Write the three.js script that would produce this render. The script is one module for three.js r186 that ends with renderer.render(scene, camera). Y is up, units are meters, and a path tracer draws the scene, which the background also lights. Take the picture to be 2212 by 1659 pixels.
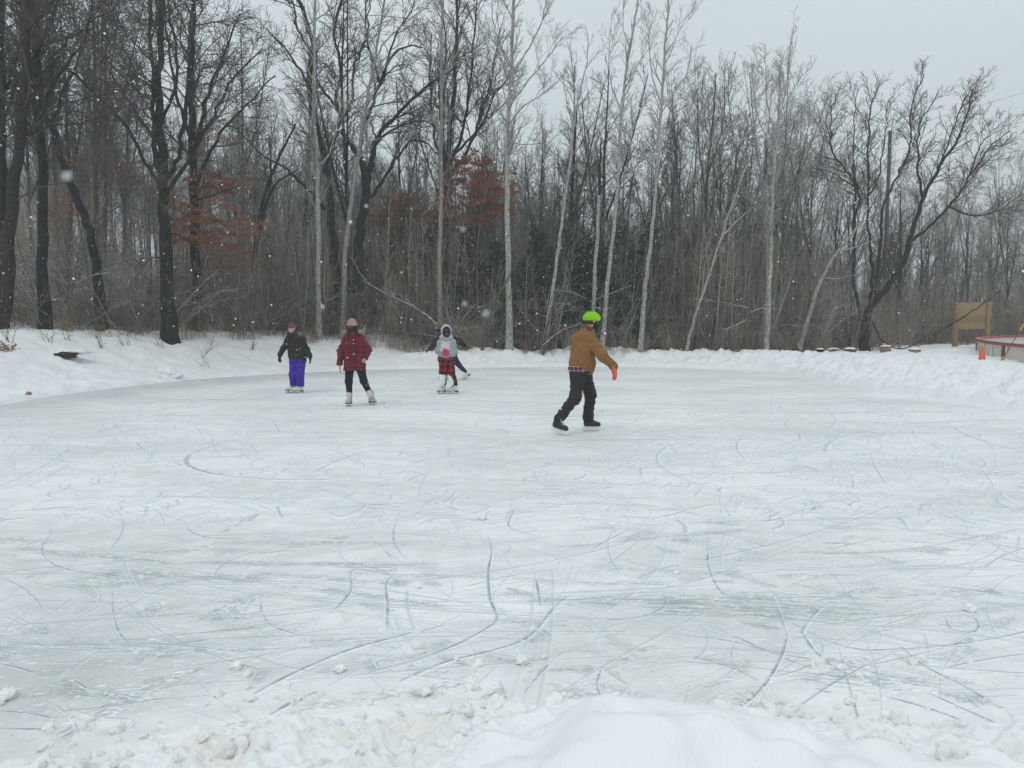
import * as THREE from 'three';
import { mergeGeometries, mergeVertices } from 'three/addons/utils/BufferGeometryUtils.js';
import { RoundedBoxGeometry } from 'three/addons/geometries/RoundedBoxGeometry.js';
import { createNoise2D, createNoise3D } from 'simplex-noise';

// ---------------------------------------------------------------- camera, sky, sun, exposure
const W = 1024, H = 768;
const EYE = new THREE.Vector3(0, 1.7, 0), PITCH = 4.63 * Math.PI / 180, FOCAL = 1662, CX = 1106, CY = 829.5;
const scene = new THREE.Scene();
const camera = new THREE.PerspectiveCamera(2 * Math.atan(CY / FOCAL) * 180 / Math.PI, W / H, 0.1, 500);
camera.position.copy(EYE);
camera.rotation.set(-PITCH, 0, 0);
camera.focus = 14; camera.userData.fStop = 5.6;       // a phone lens: only flakes right before it blur
const renderer = new THREE.WebGLRenderer();
renderer.setSize(W, H);
renderer.toneMapping = THREE.LinearToneMapping;
renderer.toneMappingExposure = 1.0;
renderer.shadowMap.enabled = true;

function rngOf(seed) { let a = seed >>> 0; return () => { a = (a + 0x6D2B79F5) | 0; let t = Math.imul(a ^ (a >>> 15), 1 | a); t = (t + Math.imul(t ^ (t >>> 7), 61 | t)) ^ t; return ((t ^ (t >>> 14)) >>> 0) / 4294967296; }; }
let rnd = rngOf(11);
const R = (a, b) => a + (b - a) * rnd();
const noise2 = createNoise2D(rngOf(5)), noise3 = createNoise3D(rngOf(6));
const smooth = (a, b, x) => { const t = Math.min(1, Math.max(0, (x - a) / (b - a))); return t * t * (3 - 2 * t); };
const lerp = (a, b, t) => a + (b - a) * t;

{ // overcast sky: near even, slowly brighter towards the zenith, faint cloud mottling
  const w = 512, h = 256, d = new Float32Array(w * h * 4);
  for (let j = 0; j < h; j++) for (let i = 0; i < w; i++) {
    const el = ((j + 0.5) / h - 0.5) * Math.PI, az = (i + 0.5) / w * 2 * Math.PI;
    const s = Math.max(0, Math.sin(el)), c = Math.cos(el);
    let L = 0.72 * (1 + 0.42 * s * s);
    L *= 1 + 0.05 * noise3(Math.cos(az) * c * 1.7, s * 3, Math.sin(az) * c * 1.7) + 0.02 * noise3(Math.cos(az) * c * 5, s * 8, Math.sin(az) * c * 5);
    const k = (j * w + i) * 4;
    d[k] = L * 0.895; d[k + 1] = L * 0.998; d[k + 2] = L * 1.04; d[k + 3] = 1;
  }
  const sky = new THREE.DataTexture(d, w, h, THREE.RGBAFormat, THREE.FloatType);
  sky.mapping = THREE.EquirectangularReflectionMapping; sky.magFilter = sky.minFilter = THREE.LinearFilter; sky.needsUpdate = true;
  scene.background = sky; scene.environment = sky;
}
const sun = new THREE.DirectionalLight(new THREE.Color(1, 0.985, 0.95), 0.55);
sun.position.set(-14, 40, 6); sun.target.position.set(0, 0, -18); sun.castShadow = true; sun.shadow.radius = 45;
Object.assign(sun.shadow.camera, { left: -45, right: 45, top: 45, bottom: -45, near: 1, far: 140 });
scene.add(sun, sun.target);
scene.fog = new THREE.FogExp2(new THREE.Color(0.87, 0.93, 0.94), 0.003);

// ---------------------------------------------------------------- helpers
const SP = Math.sin(PITCH), CP = Math.cos(PITCH);
function ray(px, py) { const a = (px - CX) / FOCAL, b = -(py - CY) / FOCAL; return [a, b * CP - SP, -b * SP - CP]; }
function at(px, py, depth) { const r = ray(px, py), k = depth / -r[2]; return new THREE.Vector3(EYE.x + r[0] * k, EYE.y + r[1] * k, -depth); }
function ground(px, py, h = 0) { const r = ray(px, py), k = (h - EYE.y) / r[1]; return new THREE.Vector3(EYE.x + r[0] * k, h, r[2] * k); }
const pxm = depth => FOCAL / depth;                       // photograph units per metre at a depth

const taken = new Map();
function numbered(name) { const n = taken.get(name) || 0; taken.set(name, n + 1); return n ? `${name}_${String(n).padStart(3, '0')}` : name; }
function tag(o, label, category, group, kind) { if (label) o.userData.label = label; if (category) o.userData.category = category; if (group) o.userData.group = group; if (kind) o.userData.kind = kind; return o; }
function shade(m) { m.castShadow = m.receiveShadow = true; return m; }
function thing(name, label, category, pos, group) { const g = new THREE.Group(); g.name = numbered(name); g.position.copy(pos); scene.add(g); return tag(g, label, category, group); }
function part(name, geo, mat, parent) { const m = shade(new THREE.Mesh(geo, mat)); m.name = name; parent.add(m); return m; }
function structure(name, geo, mat) { const m = shade(new THREE.Mesh(geo, mat)); m.name = numbered(name); scene.add(m); return tag(m, null, null, null, 'structure'); }
function stuff(name, label, category, mesh) { shade(mesh); mesh.name = numbered(name); scene.add(mesh); return tag(mesh, label, category, null, 'stuff'); }
const col = (r, g, b) => new THREE.Color().setRGB(r, g, b);
function mat(r, g, b, rough = 0.9, o = {}) { return new THREE.MeshStandardMaterial({ color: col(r, g, b), roughness: rough, ...o }); }

class Tubes {                                            // gathers tapered tubes into one geometry
  constructor() { this.p = []; this.n = []; this.u = []; this.i = []; }
  tube(pts, rad, seg, rough = 0) {
    const m = pts.length; let bx = 1, by = 0, bz = 0, v = 0;
    const start = this.p.length / 3, circ = 2 * Math.PI * rad[0];
    for (let k = 0; k < m; k++) {
      const a = pts[Math.max(0, k - 1)], c = pts[Math.min(m - 1, k + 1)], q = pts[k];
      let tx = c.x - a.x, ty = c.y - a.y, tz = c.z - a.z; const tl = Math.hypot(tx, ty, tz) || 1; tx /= tl; ty /= tl; tz /= tl;
      if (k === 0 && Math.abs(tx) > 0.8) { bx = 0; bz = 1; }
      const d = bx * tx + by * ty + bz * tz; bx -= d * tx; by -= d * ty; bz -= d * tz;
      const bl = Math.hypot(bx, by, bz) || 1; bx /= bl; by /= bl; bz /= bl;
      const cx = ty * bz - tz * by, cy = tz * bx - tx * bz, cz = tx * by - ty * bx;
      if (k) v += Math.hypot(q.x - pts[k - 1].x, q.y - pts[k - 1].y, q.z - pts[k - 1].z);
      for (let s = 0; s <= seg; s++) {
        const w = s / seg * 2 * Math.PI, co = Math.cos(w), si = Math.sin(w);
        const nx = bx * co + cx * si, ny = by * co + cy * si, nz = bz * co + cz * si;
        let r = rad[k]; if (rough) r *= 1 + rough * noise3(q.x * 2 + co * 1.3, q.y * 1.1, q.z * 2 + si * 1.3);
        this.p.push(q.x + nx * r, q.y + ny * r, q.z + nz * r); this.n.push(nx, ny, nz); this.u.push(s / seg * circ, v);
      }
    }
    for (let k = 0; k < m - 1; k++) for (let s = 0; s < seg; s++) {
      const a = start + k * (seg + 1) + s, b = a + seg + 1; this.i.push(a, a + 1, b, b, a + 1, b + 1);
    }
    if (rad[m - 1] > 0.012) {                              // close a cut end
      const q = pts[m - 1], o = this.p.length / 3; this.p.push(q.x, q.y, q.z); const t = pts[m - 2]; const l = q.distanceTo(t) || 1;
      this.n.push((q.x - t.x) / l, (q.y - t.y) / l, (q.z - t.z) / l); this.u.push(0, v);
      const b = start + (m - 1) * (seg + 1); for (let s = 0; s < seg; s++) this.i.push(b + s, b + s + 1, o);
    }
  }
  quad(a, b, c, d, n) { const o = this.p.length / 3; for (const q of [a, b, c, d]) { this.p.push(q[0], q[1], q[2]); this.n.push(n[0], n[1], n[2]); } this.u.push(0, 0, 1, 0, 1, 1, 0, 1); this.i.push(o, o + 1, o + 2, o, o + 2, o + 3); }
  get empty() { return !this.i.length; }
  geometry() {
    const g = new THREE.BufferGeometry();
    g.setAttribute('position', new THREE.BufferAttribute(new Float32Array(this.p), 3));
    g.setAttribute('normal', new THREE.BufferAttribute(new Float32Array(this.n), 3));
    g.setAttribute('uv', new THREE.BufferAttribute(new Float32Array(this.u), 2));
    g.setIndex(new THREE.BufferAttribute(new Uint32Array(this.i), 1));
    return g;
  }
}
function noiseTexture(w, h, fn, srgb, rx, ry) {           // fn(x, y) in 0..1 tile space -> [r, g, b] 0..255
  const d = new Uint8Array(w * h * 4);
  for (let j = 0; j < h; j++) for (let i = 0; i < w; i++) { const c = fn(i / w, j / h), k = (j * w + i) * 4; d[k] = c[0]; d[k + 1] = c[1]; d[k + 2] = c[2]; d[k + 3] = 255; }
  const t = new THREE.DataTexture(d, w, h); t.wrapS = t.wrapT = THREE.RepeatWrapping; t.magFilter = THREE.LinearFilter; t.minFilter = THREE.LinearFilter;
  if (srgb) t.colorSpace = THREE.SRGBColorSpace; t.repeat.set(rx, ry); t.needsUpdate = true; return t;
}
const TAU = 2 * Math.PI;
const wrap3 = (x, y, fx, fy, s) => noise3(Math.cos(x * TAU) * fx, Math.sin(x * TAU) * fx + s, y * fy);   // seamless round u
const clamp8 = v => Math.max(0, Math.min(255, v));

// ---------------------------------------------------------------- rink outline and ground height
const OUT = [];
for (const [x, y] of [[0, 875], [111, 856], [270, 836], [420, 820], [600, 808], [800, 799], [1000, 795], [1250, 792], [1450, 794], [1600, 798], [1681, 803], [1836, 837 - 6], [2022, 862], [2212, 893]]) { const g = ground(x, y); OUT.push([g.x, g.z]); }
OUT.push([10.2, -11], [9.6, -7], [7, -4.3], [4, -3.45], [2.2, -3.25], [1.1, -3.3], [0.2, -3.34], [-0.4, -3.4], [-1.0, -3.28], [-1.5, -3.1], [-2.1, -2.95], [-3.4, -3.2], [-6, -4.2], [-9.5, -7], [-11.6, -11]);
const EDGE = new THREE.CatmullRomCurve3(OUT.map(([x, z]) => new THREE.Vector3(x, 0, z)), true, 'centripetal').getPoints(150);
function outside(x, z) {                                  // signed distance to the rink edge, positive outside
  let best = 1e9, inside = false;
  for (let k = 0; k < 150; k++) {
    const a = EDGE[k], b = EDGE[k + 1], ex = b.x - a.x, ez = b.z - a.z, wx = x - a.x, wz = z - a.z;
    const t = Math.min(1, Math.max(0, (wx * ex + wz * ez) / (ex * ex + ez * ez))), dx = wx - ex * t, dz = wz - ez * t, d = dx * dx + dz * dz;
    if (d < best) best = d;
    if ((a.z > z) !== (b.z > z) && x < ex * (z - a.z) / ez + a.x) inside = !inside;
  }
  return inside ? -Math.sqrt(best) : Math.sqrt(best);
}
const fbm = (x, z, f, n) => { let s = 0, a = 1; for (let k = 0; k < n; k++) { s += a * noise2(x * f, z * f + k * 17); f *= 2.03; a *= 0.5; } return s; };
function landHeight(x, z, s) {
  if (s === undefined) s = outside(x, z);
  const D = -z;
  if (s < -0.02 && D > 0) return Math.max(-0.06, -0.02 + s * 0.3);
  const left = smooth(-1.5, -8, x - (D - 22) * 0.2), right = smooth(4.5, 9, x);
  const rise = smooth(-0.02, 0.16 + 0.1 * noise2(x * 1.3, z * 1.3), s);
  let h = rise * (0.10 + 0.09 * right + 0.05 * fbm(x, z, 0.9, 2));
  // land behind the banks
  h += left * 1.1 * smooth(0.1, 5.2, s) + (1 - left) * (0.33 * smooth(0.3, 2.2, s));
  // ploughed ridge
  const ridge = Math.exp(-(((s - 1.25) / 0.75) ** 2));
  h += ridge * (1 - left) * (0.30 * (1 - right) + 0.11 * right) * (1 + 0.5 * noise2(x * 0.45, z * 0.45));
  const rough = smooth(0.02, 0.4, s) * (smooth(4.5 + 2 * right, 1.6, s));
  h += rough * (1 + 0.3 * right) * ((0.075 - 0.045 * left) * fbm(x + 9, z, 1.1, 2) + (0.055 - 0.032 * left) * fbm(x, z - 40, 2.9, 3));
  const rn = Math.abs(noise2(x * 2.1, z * 2.1 + 90)); h -= rough * (1 - 0.5 * left) * 0.05 * Math.max(0, 0.35 - rn);
  h += smooth(2, 6, s) * 0.05 * fbm(x, z, 0.35, 3) + smooth(1, 4, s) * 0.012 * fbm(x, z, 2.3, 2);
  // wooded slope at the left and gentle land at the back
  h += smooth(24, 62, D + Math.max(0, -x - 6) * 0.9) * smooth(-2, -30, x) * 4.2;
  h += smooth(40, 95, D) * 2.2 * smooth(-10, 30, x * -1 + 12);
  return h;
}
// ---------------------------------------------------------------- snow and ice
const snowBump = noiseTexture(512, 512, (x, y) => {
  const v = 128 + 46 * wrap3(x, Math.cos(y * TAU) * 0.5 + Math.sin(y * TAU) * 0.31, 3, 4, 0) + 40 * wrap3(x, Math.abs(y - 0.5) * 2, 14, 12, 3) + 26 * (noise2(x * 300, y * 300));
  return [clamp8(v), clamp8(v), clamp8(v)];
}, false, 1 / 1.7, 1 / 1.7);
const snowMat = new THREE.MeshPhysicalMaterial({ color: col(0.86, 0.865, 0.87), roughness: 0.85, bumpMap: snowBump, bumpScale: 0.018, vertexColors: true, sheen: 0.2, sheenRoughness: 0.6, sheenColor: col(0.9, 0.95, 1) });
const snowPlain = mat(0.87, 0.875, 0.88, 0.85);
snowPlain.bumpMap = snowBump; snowPlain.bumpScale = 0.006;

function heightMesh(rows, cols, pos, height, colour) {
  const p = new Float32Array(rows * cols * 3), u = new Float32Array(rows * cols * 2), c = new Float32Array(rows * cols * 3), idx = [];
  for (let j = 0; j < rows; j++) for (let i = 0; i < cols; i++) {
    const k = j * cols + i, [x, z] = pos(i / (cols - 1), j / (rows - 1), i, j), y = height(x, z);
    p[k * 3] = x; p[k * 3 + 1] = y; p[k * 3 + 2] = z; u[k * 2] = x; u[k * 2 + 1] = z;
    const q = colour(x, z, y); c[k * 3] = q[0]; c[k * 3 + 1] = q[1]; c[k * 3 + 2] = q[2];
    if (i && j) idx.push(k - cols - 1, k - cols, k, k - cols - 1, k, k - 1);
  }
  const g = new THREE.BufferGeometry();
  g.setAttribute('position', new THREE.BufferAttribute(p, 3)); g.setAttribute('uv', new THREE.BufferAttribute(u, 2)); g.setAttribute('color', new THREE.BufferAttribute(c, 3));
  g.setIndex(new THREE.BufferAttribute(new Uint32Array(idx), 1)); g.computeVertexNormals(); return g;
}
{ // the land round the rink, from in front of the rink to the far woods
  const depth = [];
  for (let d = 4; d < 13; d += 0.45) depth.push(d);
  for (let d = 13; d < 33; d += 0.085) depth.push(d);
  for (let d = 33; d < 140; d *= 1.02) depth.push(d);
  const n = 520;
  structure('snow_ground', heightMesh(depth.length, n, (u, v, i, j) => { const d = depth[j]; return [(u * 2 - 1) * (d * 0.72 + 5), -d]; }, (x, z) => landHeight(x, z),
    (x, z, y) => { const t = Math.max(0, fbm(x, z, 0.9, 3) - 0.55) * smooth(30, 36, -z); return [1 - 0.5 * t, 1 - 0.6 * t, 1 - 0.7 * t]; }), snowMat);
  const far = new THREE.PlaneGeometry(280, 200, 1, 1); far.rotateX(-Math.PI / 2); far.translate(0, -0.35, -60);
  structure('snow_field', far, snowPlain);
}
// foreground bank: dirty broken lumps on the left, a clean rounded mound in the middle
function bankHeight(x, z) {
  const D = -z, s = outside(x, z);
  const cover = smooth(-0.12, 0.5, s + 0.06 * fbm(x, z, 2.2, 2));
  let h = -0.03 + cover * 0.07;
  const lump = fbm(x + 3, z, 3.1, 4), fine = fbm(x, z + 8, 11, 3);
  const mound = Math.exp(-(((x - 0.42) / 0.62) ** 2) - (((D - 2.35) / 0.62) ** 2));
  const mound2 = Math.exp(-(((x - 1.35) / 0.75) ** 2) - (((D - 2.2) / 0.55) ** 2));
  const mound3 = Math.exp(-(((x - 2.2) / 0.5) ** 2) - (((D - 2.5) / 0.4) ** 2));
  const clean = smooth(0.2, 0.75, mound + mound2 * 0.9);
  h += 0.31 * mound * (1 + 0.22 * noise2(x * 2.1 + 7, z * 2.1)) + 0.16 * mound2 * (1 + 0.4 * noise2(x * 2.6, z * 2.6)) + 0.06 * mound3 + 0.03 * cover * noise2(x * 3, z * 3);
  h += cover * smooth(3.2, 2.2, D) * 0.05;
  const broken = cover * (1 - clean);
  h += broken * (0.042 * Math.max(-0.35, lump) + 0.02 * fine + 0.035 * Math.max(0, noise2(x * 5.5, z * 5.5) - 0.1));
  h += cover * clean * 0.012 * fbm(x, z, 2.4, 2) - clean * 0.03 * Math.max(0, noise2(x * 3.7 + 4, z * 3.7) - 0.45);
  const hole = Math.max(0, noise2(x * 8 + 50, z * 8) - 0.5) * Math.max(0, noise2(x * 2, z * 2 - 9) + 0.2);
  h -= broken * 0.12 * hole;
  return h;
}
const bankMat = snowMat.clone(); bankMat.bumpScale = 0.007;
structure('snow_bank', heightMesh(235, 420, (u, v) => { const d = lerp(4.0, 1.2, v); return [(u * 2 - 1) * 3.9, -d]; }, bankHeight,
  (x, z) => {
    const clean = smooth(0.1, 0.5, Math.exp(-(((x - 0.5) / 0.75) ** 2) - (((-z - 2.35) / 0.7) ** 2)) + Math.exp(-(((x - 1.5) / 0.8) ** 2) - (((-z - 2.0) / 0.6) ** 2)));
    const n = fbm(x, z + 5, 2.2, 4), m = fbm(x + 31, z, 7, 3);
    const t = (1 - clean) * Math.max(0, Math.min(1, 0.28 + 0.5 * n + 0.25 * m)) * smooth(-0.15, 0.25, outside(x, z));
    const sand = (1 - clean) * Math.max(0, noise2(x * 4 + 8, z * 4) * 0.7 + noise2(x * 19, z * 19) * 0.5 - 0.5) * smooth(0, 0.2, outside(x, z));
    return [1 - 0.09 * t - 0.25 * sand, 1 - 0.115 * t - 0.36 * sand, 1 - 0.18 * t - 0.48 * sand];
  }), bankMat);

// ---- skate marks: painted in metres onto three sheets of ice, colour and relief
const TILES = [
  { x0: -5.2, x1: 5.2, z0: -2.6, z1: -6.2, w: 2048, h: 1024 },
  { x0: -9.5, x1: 9.5, z0: -6.2, z1: -12.2, w: 2048, h: 1024 },
  { x0: -13.5, x1: 13.5, z0: -12.2, z1: -30.5, w: 2048, h: 1400 },
];
const marks = [];                                          // {pts, w, a, kind}
const G2 = (x, y) => { const g = ground(x, y); return [g.x, g.z]; };
function curvePts(list, n = 24) { return new THREE.CatmullRomCurve3(list.map(([x, z]) => new THREE.Vector3(x, 0, z)), false, 'centripetal').getPoints(n).map(q => [q.x, q.z]); }
// the plain skate lines of the photograph
for (const [w, ...l] of [
  [16, [1055, 1160], [1062, 1190], [1055, 1230], [1058, 1290], [1072, 1340], [1045, 1360], [985, 1392], [900, 1424], [800, 1450]],
  [14, [1156, 1240], [1165, 1290], [1168, 1310]], [18, [1222, 1290], [1190, 1320], [1165, 1352], [1130, 1382], [1060, 1405], [960, 1430], [865, 1470]],
  [12, [1093, 1128], [1097, 1110], [1110, 1100], [1100, 1138], [1130, 1150], [1160, 1158]], [11, [1530, 1170], [1530, 1220], [1545, 1260], [1560, 1280], [1580, 1292]],
  [12, [866, 1100], [852, 1140], [850, 1160], [856, 1180], [880, 1210]], [13, [850, 1240], [835, 1260], [838, 1310], [836, 1340], [840, 1362]],
  [14, [732, 1180], [745, 1210], [790, 1222], [840, 1240], [765, 1230], [758, 1275], [730, 1310], [712, 1324]], [10, [530, 890], [540, 905], [520, 925], [490, 938]],
  [16, [400, 1136], [420, 1152], [460, 1162], [555, 1163]], [10, [105, 1135], [110, 1150], [92, 1180], [95, 1200], [130, 1225], [200, 1240], [330, 1262], [420, 1285]],
  [9, [243, 1270], [245, 1320], [262, 1372], [300, 1408]], [12, [566, 1300], [565, 1320], [590, 1352], [650, 1372]], [20, [545, 1500], [600, 1470], [650, 1446], [740, 1408], [835, 1380], [960, 1350]],
  [22, [585, 1542], [640, 1512], [690, 1492]], [10, [0, 1535], [60, 1540], [125, 1552]], [12, [0, 1573], [90, 1574], [110, 1572]], [10, [0, 1235], [150, 1222], [280, 1214]],
  [10, [300, 1090], [380, 1120], [460, 1150]], [9, [700, 1085], [760, 1100], [830, 1118]], [10, [1675, 1330], [1720, 1350], [1790, 1385], [1860, 1402], [1990, 1400]],
  [16, [1730, 1360], [1755, 1400], [1800, 1440], [1850, 1465]], [14, [1520, 1345], [1600, 1380], [1690, 1420], [1760, 1446]], [12, [1460, 1370], [1580, 1385], [1700, 1415], [1900, 1440]],
  [14, [1700, 1370], [1690, 1410], [1650, 1480], [1590, 1535]], [10, [1660, 1130], [1664, 1110], [1662, 1095]], [12, [1985, 1120], [1990, 1095], [2020, 1080], [2090, 1070], [2150, 1068], [2150, 1085]],
  [14, [1940, 1390], [2000, 1440], [2080, 1480], [2160, 1530]], [16, [1900, 1500], [2000, 1528], [2090, 1560]], [12, [1990, 1490], [2080, 1530], [2212, 1590]], [10, [1460, 1160], [1540, 1150], [1700, 1190], [1850, 1195], [2000, 1180], [2212, 1140]],
  [9, [1080, 1470], [1090, 1500], [1110, 1540]], [9, [1300, 1440], [1290, 1480], [1310, 1530]], [10, [1340, 1180], [1380, 1150], [1450, 1130]], [12, [2040, 1330], [2060, 1360], [2100, 1365], [2110, 1340], [2080, 1325]],
  [8, [400, 930], [420, 900], [470, 885], [520, 892]], [8, [820, 990], [790, 1010], [740, 1020]], [8, [230, 1090], [260, 1120], [350, 1130], [330, 1095]], [8, [1000, 990], [1040, 1010], [1080, 1000]],
]) marks.push({ pts: curvePts(l.map(([x, y]) => G2(x, y)), 40), w: w / 1000 * 0.66, a: 0.95, kind: 'groove' });
rnd = rngOf(77);
function inRink(x, z) { return outside(x, z) < -0.15; }
for (let k = 0; k < 9500; k++) {                            // everybody else's marks
  const far = rnd() < 0.5, x = far ? R(-11, 10) : R(-7, 7), z = far ? R(-28, -9) : R(-12, -3.2);
  if (!inRink(x, z)) continue;
  const ring = Math.atan2(z + 15, x) + Math.PI / 2 + R(-0.5, 0.5), any = R(0, TAU);
  let ang = rnd() < (far ? 0.7 : 0.55) ? (rnd() < 0.5 ? ring : R(-0.28, 0.28)) : any;
  const len = R(0.25, far ? 2.6 : 1.6) * (rnd() < 0.15 ? 1.8 : 1), bend = R(-1, 1) * (rnd() < 0.3 ? 2.4 : 0.6) / Math.max(0.6, len);
  const pts = []; let px = x, pz = z;
  for (let i = 0; i <= 12; i++) { pts.push([px, pz]); px += Math.cos(ang) * len / 12; pz += Math.sin(ang) * len / 12; ang += bend * len / 12; }
  marks.push({ pts, w: R(0.003, 0.008) * (far ? 2.8 : 1) * (rnd() < 0.1 ? 1.8 : 1), a: R(0.12, 0.7) * (rnd() < 0.6 ? 0.55 : 1), kind: 'groove' });
}
for (let k = 0; k < 70; k++) {                              // broad sweeps: several blades side by side
  const D = 4.2 / (1 - 0.8 * rnd()), x = R(-0.6, 0.6) * D; if (!inRink(x, -D)) continue;
  let ang = rnd() < 0.6 ? R(-0.35, 0.35) : R(0, TAU); const len = R(1, 4), bend = R(-0.5, 0.5), n = Math.round(R(4, 9)), wd = R(0.05, 0.22), pts = []; let px = x, pz = -D;
  for (let i = 0; i <= 16; i++) { pts.push([px, pz, ang]); px += Math.cos(ang) * len / 16; pz += Math.sin(ang) * len / 16; ang += bend * len / 16; }
  for (let q = 0; q < n; q++) { const o = R(-0.5, 0.5) * wd, i0 = Math.floor(R(0, 7)), i1 = Math.floor(R(9, 17)); marks.push({ pts: pts.slice(i0, i1).map(([a, b, c]) => [a - Math.sin(c) * o, b + Math.cos(c) * o]), w: R(0.004, 0.014), a: R(0.12, 0.4), kind: 'groove' }); }
}
for (let k = 0; k < 1500; k++) {                            // short scuffs in the middle distance
  const D = 6.5 / (1 - 0.72 * rnd()), x = R(-0.7, 0.7) * D; if (!inRink(x, -D)) continue; let ang = R(0, TAU); const len = R(0.1, 0.5), bend = R(-3, 3), pts = []; let px = x, pz = -D;
  for (let i = 0; i <= 6; i++) { pts.push([px, pz]); px += Math.cos(ang) * len / 6; pz += Math.sin(ang) * len / 6; ang += bend * len / 6; } marks.push({ pts, w: R(0.010, 0.026), a: R(0.2, 0.6), kind: 'groove' });
}
// scraped grey streaks that run across the foreground, with loose crumbs at their ends
const streaks = [];
for (const [x0, y0, x1, y1, t, a] of [[40, 1185, 360, 1215, 0.07, 0.7], [0, 1165, 110, 1172, 0.1, 0.8], [220, 1235, 560, 1252, 0.08, 0.9], [150, 1255, 330, 1262, 0.05, 0.6], [420, 1215, 900, 1222, 0.06, 0.8], [590, 1240, 860, 1262, 0.05, 0.6],
  [700, 1275, 960, 1310, 0.05, 0.8], [1130, 1298, 1520, 1296, 0.08, 0.9], [1400, 1305, 1880, 1325, 0.16, 1], [1560, 1290, 1850, 1288, 0.08, 0.8], [1900, 1290, 2110, 1280, 0.08, 0.8], [1280, 1225, 1480, 1235, 0.05, 0.6], [1150, 1255, 1420, 1262, 0.05, 0.7],
  [1750, 1195, 2050, 1188, 0.05, 0.6], [380, 1195, 480, 1170, 0.06, 0.7], [480, 1150, 560, 1110, 0.05, 0.8], [1000, 1060, 1240, 1066, 0.03, 0.4], [300, 1000, 520, 985, 0.04, 0.4], [1680, 1245, 1850, 1240, 0.04, 0.7], [950, 1245, 1160, 1250, 0.05, 0.6],
  [310, 1330, 340, 1300, 0.09, 0.7], [470, 1340, 545, 1285, 0.12, 0.9], [340, 1425, 360, 1380, 0.07, 0.6], [130, 1588, 300, 1500, 0.06, 0.9], [300, 1500, 420, 1440, 0.05, 0.7], [880, 1500, 1010, 1470, 0.07, 0.8], [1180, 1490, 1330, 1510, 0.07, 0.8], [640, 1530, 860, 1500, 0.05, 0.7],
  [1740, 1470, 1990, 1480, 0.1, 0.9], [1820, 1420, 1900, 1475, 0.09, 0.8], [1580, 1510, 1720, 1540, 0.09, 0.9], [220, 1407, 560, 1403, 0.018, 0.8], [1330, 1560, 1600, 1575, 0.1, 0.9], [480, 1580, 640, 1560, 0.07, 0.9], [560, 1600, 700, 1575, 0.08, 0.9]]) streaks.push([...G2(x0, y0), ...G2(x1, y1), t, a]);
for (let k = 0; k < 150; k++) { const x = R(-9, 9), z = R(-22, -4.5); if (!inRink(x, z)) continue; const a = R(-0.3, 0.3), l = R(0.4, 2.2); streaks.push([x, z, x + Math.cos(a) * l, z + Math.sin(a) * l, R(0.02, 0.06), R(0.2, 0.55)]); }
// boot prints with a tread, and small loose crumbs
const prints = [[345, 1465, 0.5, 0.13], [300, 1420, 1.5, 0.15], [1395, 1400, 0.4, 0.1], [735, 1250, 0.1, 0.16], [700, 1275, 0.1, 0.16], [1490, 1250, 0.15, 0.16], [1330, 1290, 0.1, 0.2], [560, 1240, 0.3, 0.15], [830, 1232, 0.2, 0.14], [1060, 1500, 0.9, 0.13], [1570, 1235, 0.2, 0.14], [1850, 1260, 0.3, 0.2], [1610, 1290, 0.1, 0.18], [530, 1255, 0.2, 0.15]].map(([x, y, r, l]) => [...G2(x, y), r, l]);

const crumbs = [];
for (let k = 0; k < 5200; k++) { const D = 3.1 / (1 - 0.885 * rnd()), x = R(-0.75, 0.75) * (D + 1), w = D > 10 ? 1.6 : 1; crumbs.push([x, -D, R(0.003, 0.011) * w, R(1, 3), R(0.15, 0.6)]); }
// wedges of pushed snow: a crisp bright lip, scraped ice behind it that fades out
const wedges = [];
for (let k = 0; k < 300; k++) {
  const D = 3.3 / (1 - 0.75 * rnd()), x = R(-0.72, 0.72) * (D + 0.6), a = rnd() < 0.6 ? R(-0.5, 0.5) : R(0, TAU);
  if (inRink(x, -D)) wedges.push([x, -D, a, R(0.12, 0.6) * (D > 6 ? 1.5 : 1), R(-2.5, 2.5), R(0.03, 0.2), R(0.3, 1) * (D > 7 ? 0.6 : 1)]);
}
const eg = [], EN = 90;                                     // the rink edge distance, sampled once
for (let j = 0; j <= EN; j++) for (let i = 0; i <= EN; i++) eg.push(outside(-14 + 28 * i / EN, -31 + 29 * j / EN));
function edgeAt(x, z) { const u = Math.min(EN - 1e-6, Math.max(0, (x + 14) / 28 * EN)), v = Math.min(EN - 1e-6, Math.max(0, (z + 31) / 29 * EN)), i = Math.floor(u), j = Math.floor(v), a = j * (EN + 1) + i; return lerp(lerp(eg[a], eg[a + 1], u - i), lerp(eg[a + EN + 1], eg[a + EN + 2], u - i), v - j); }
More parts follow.
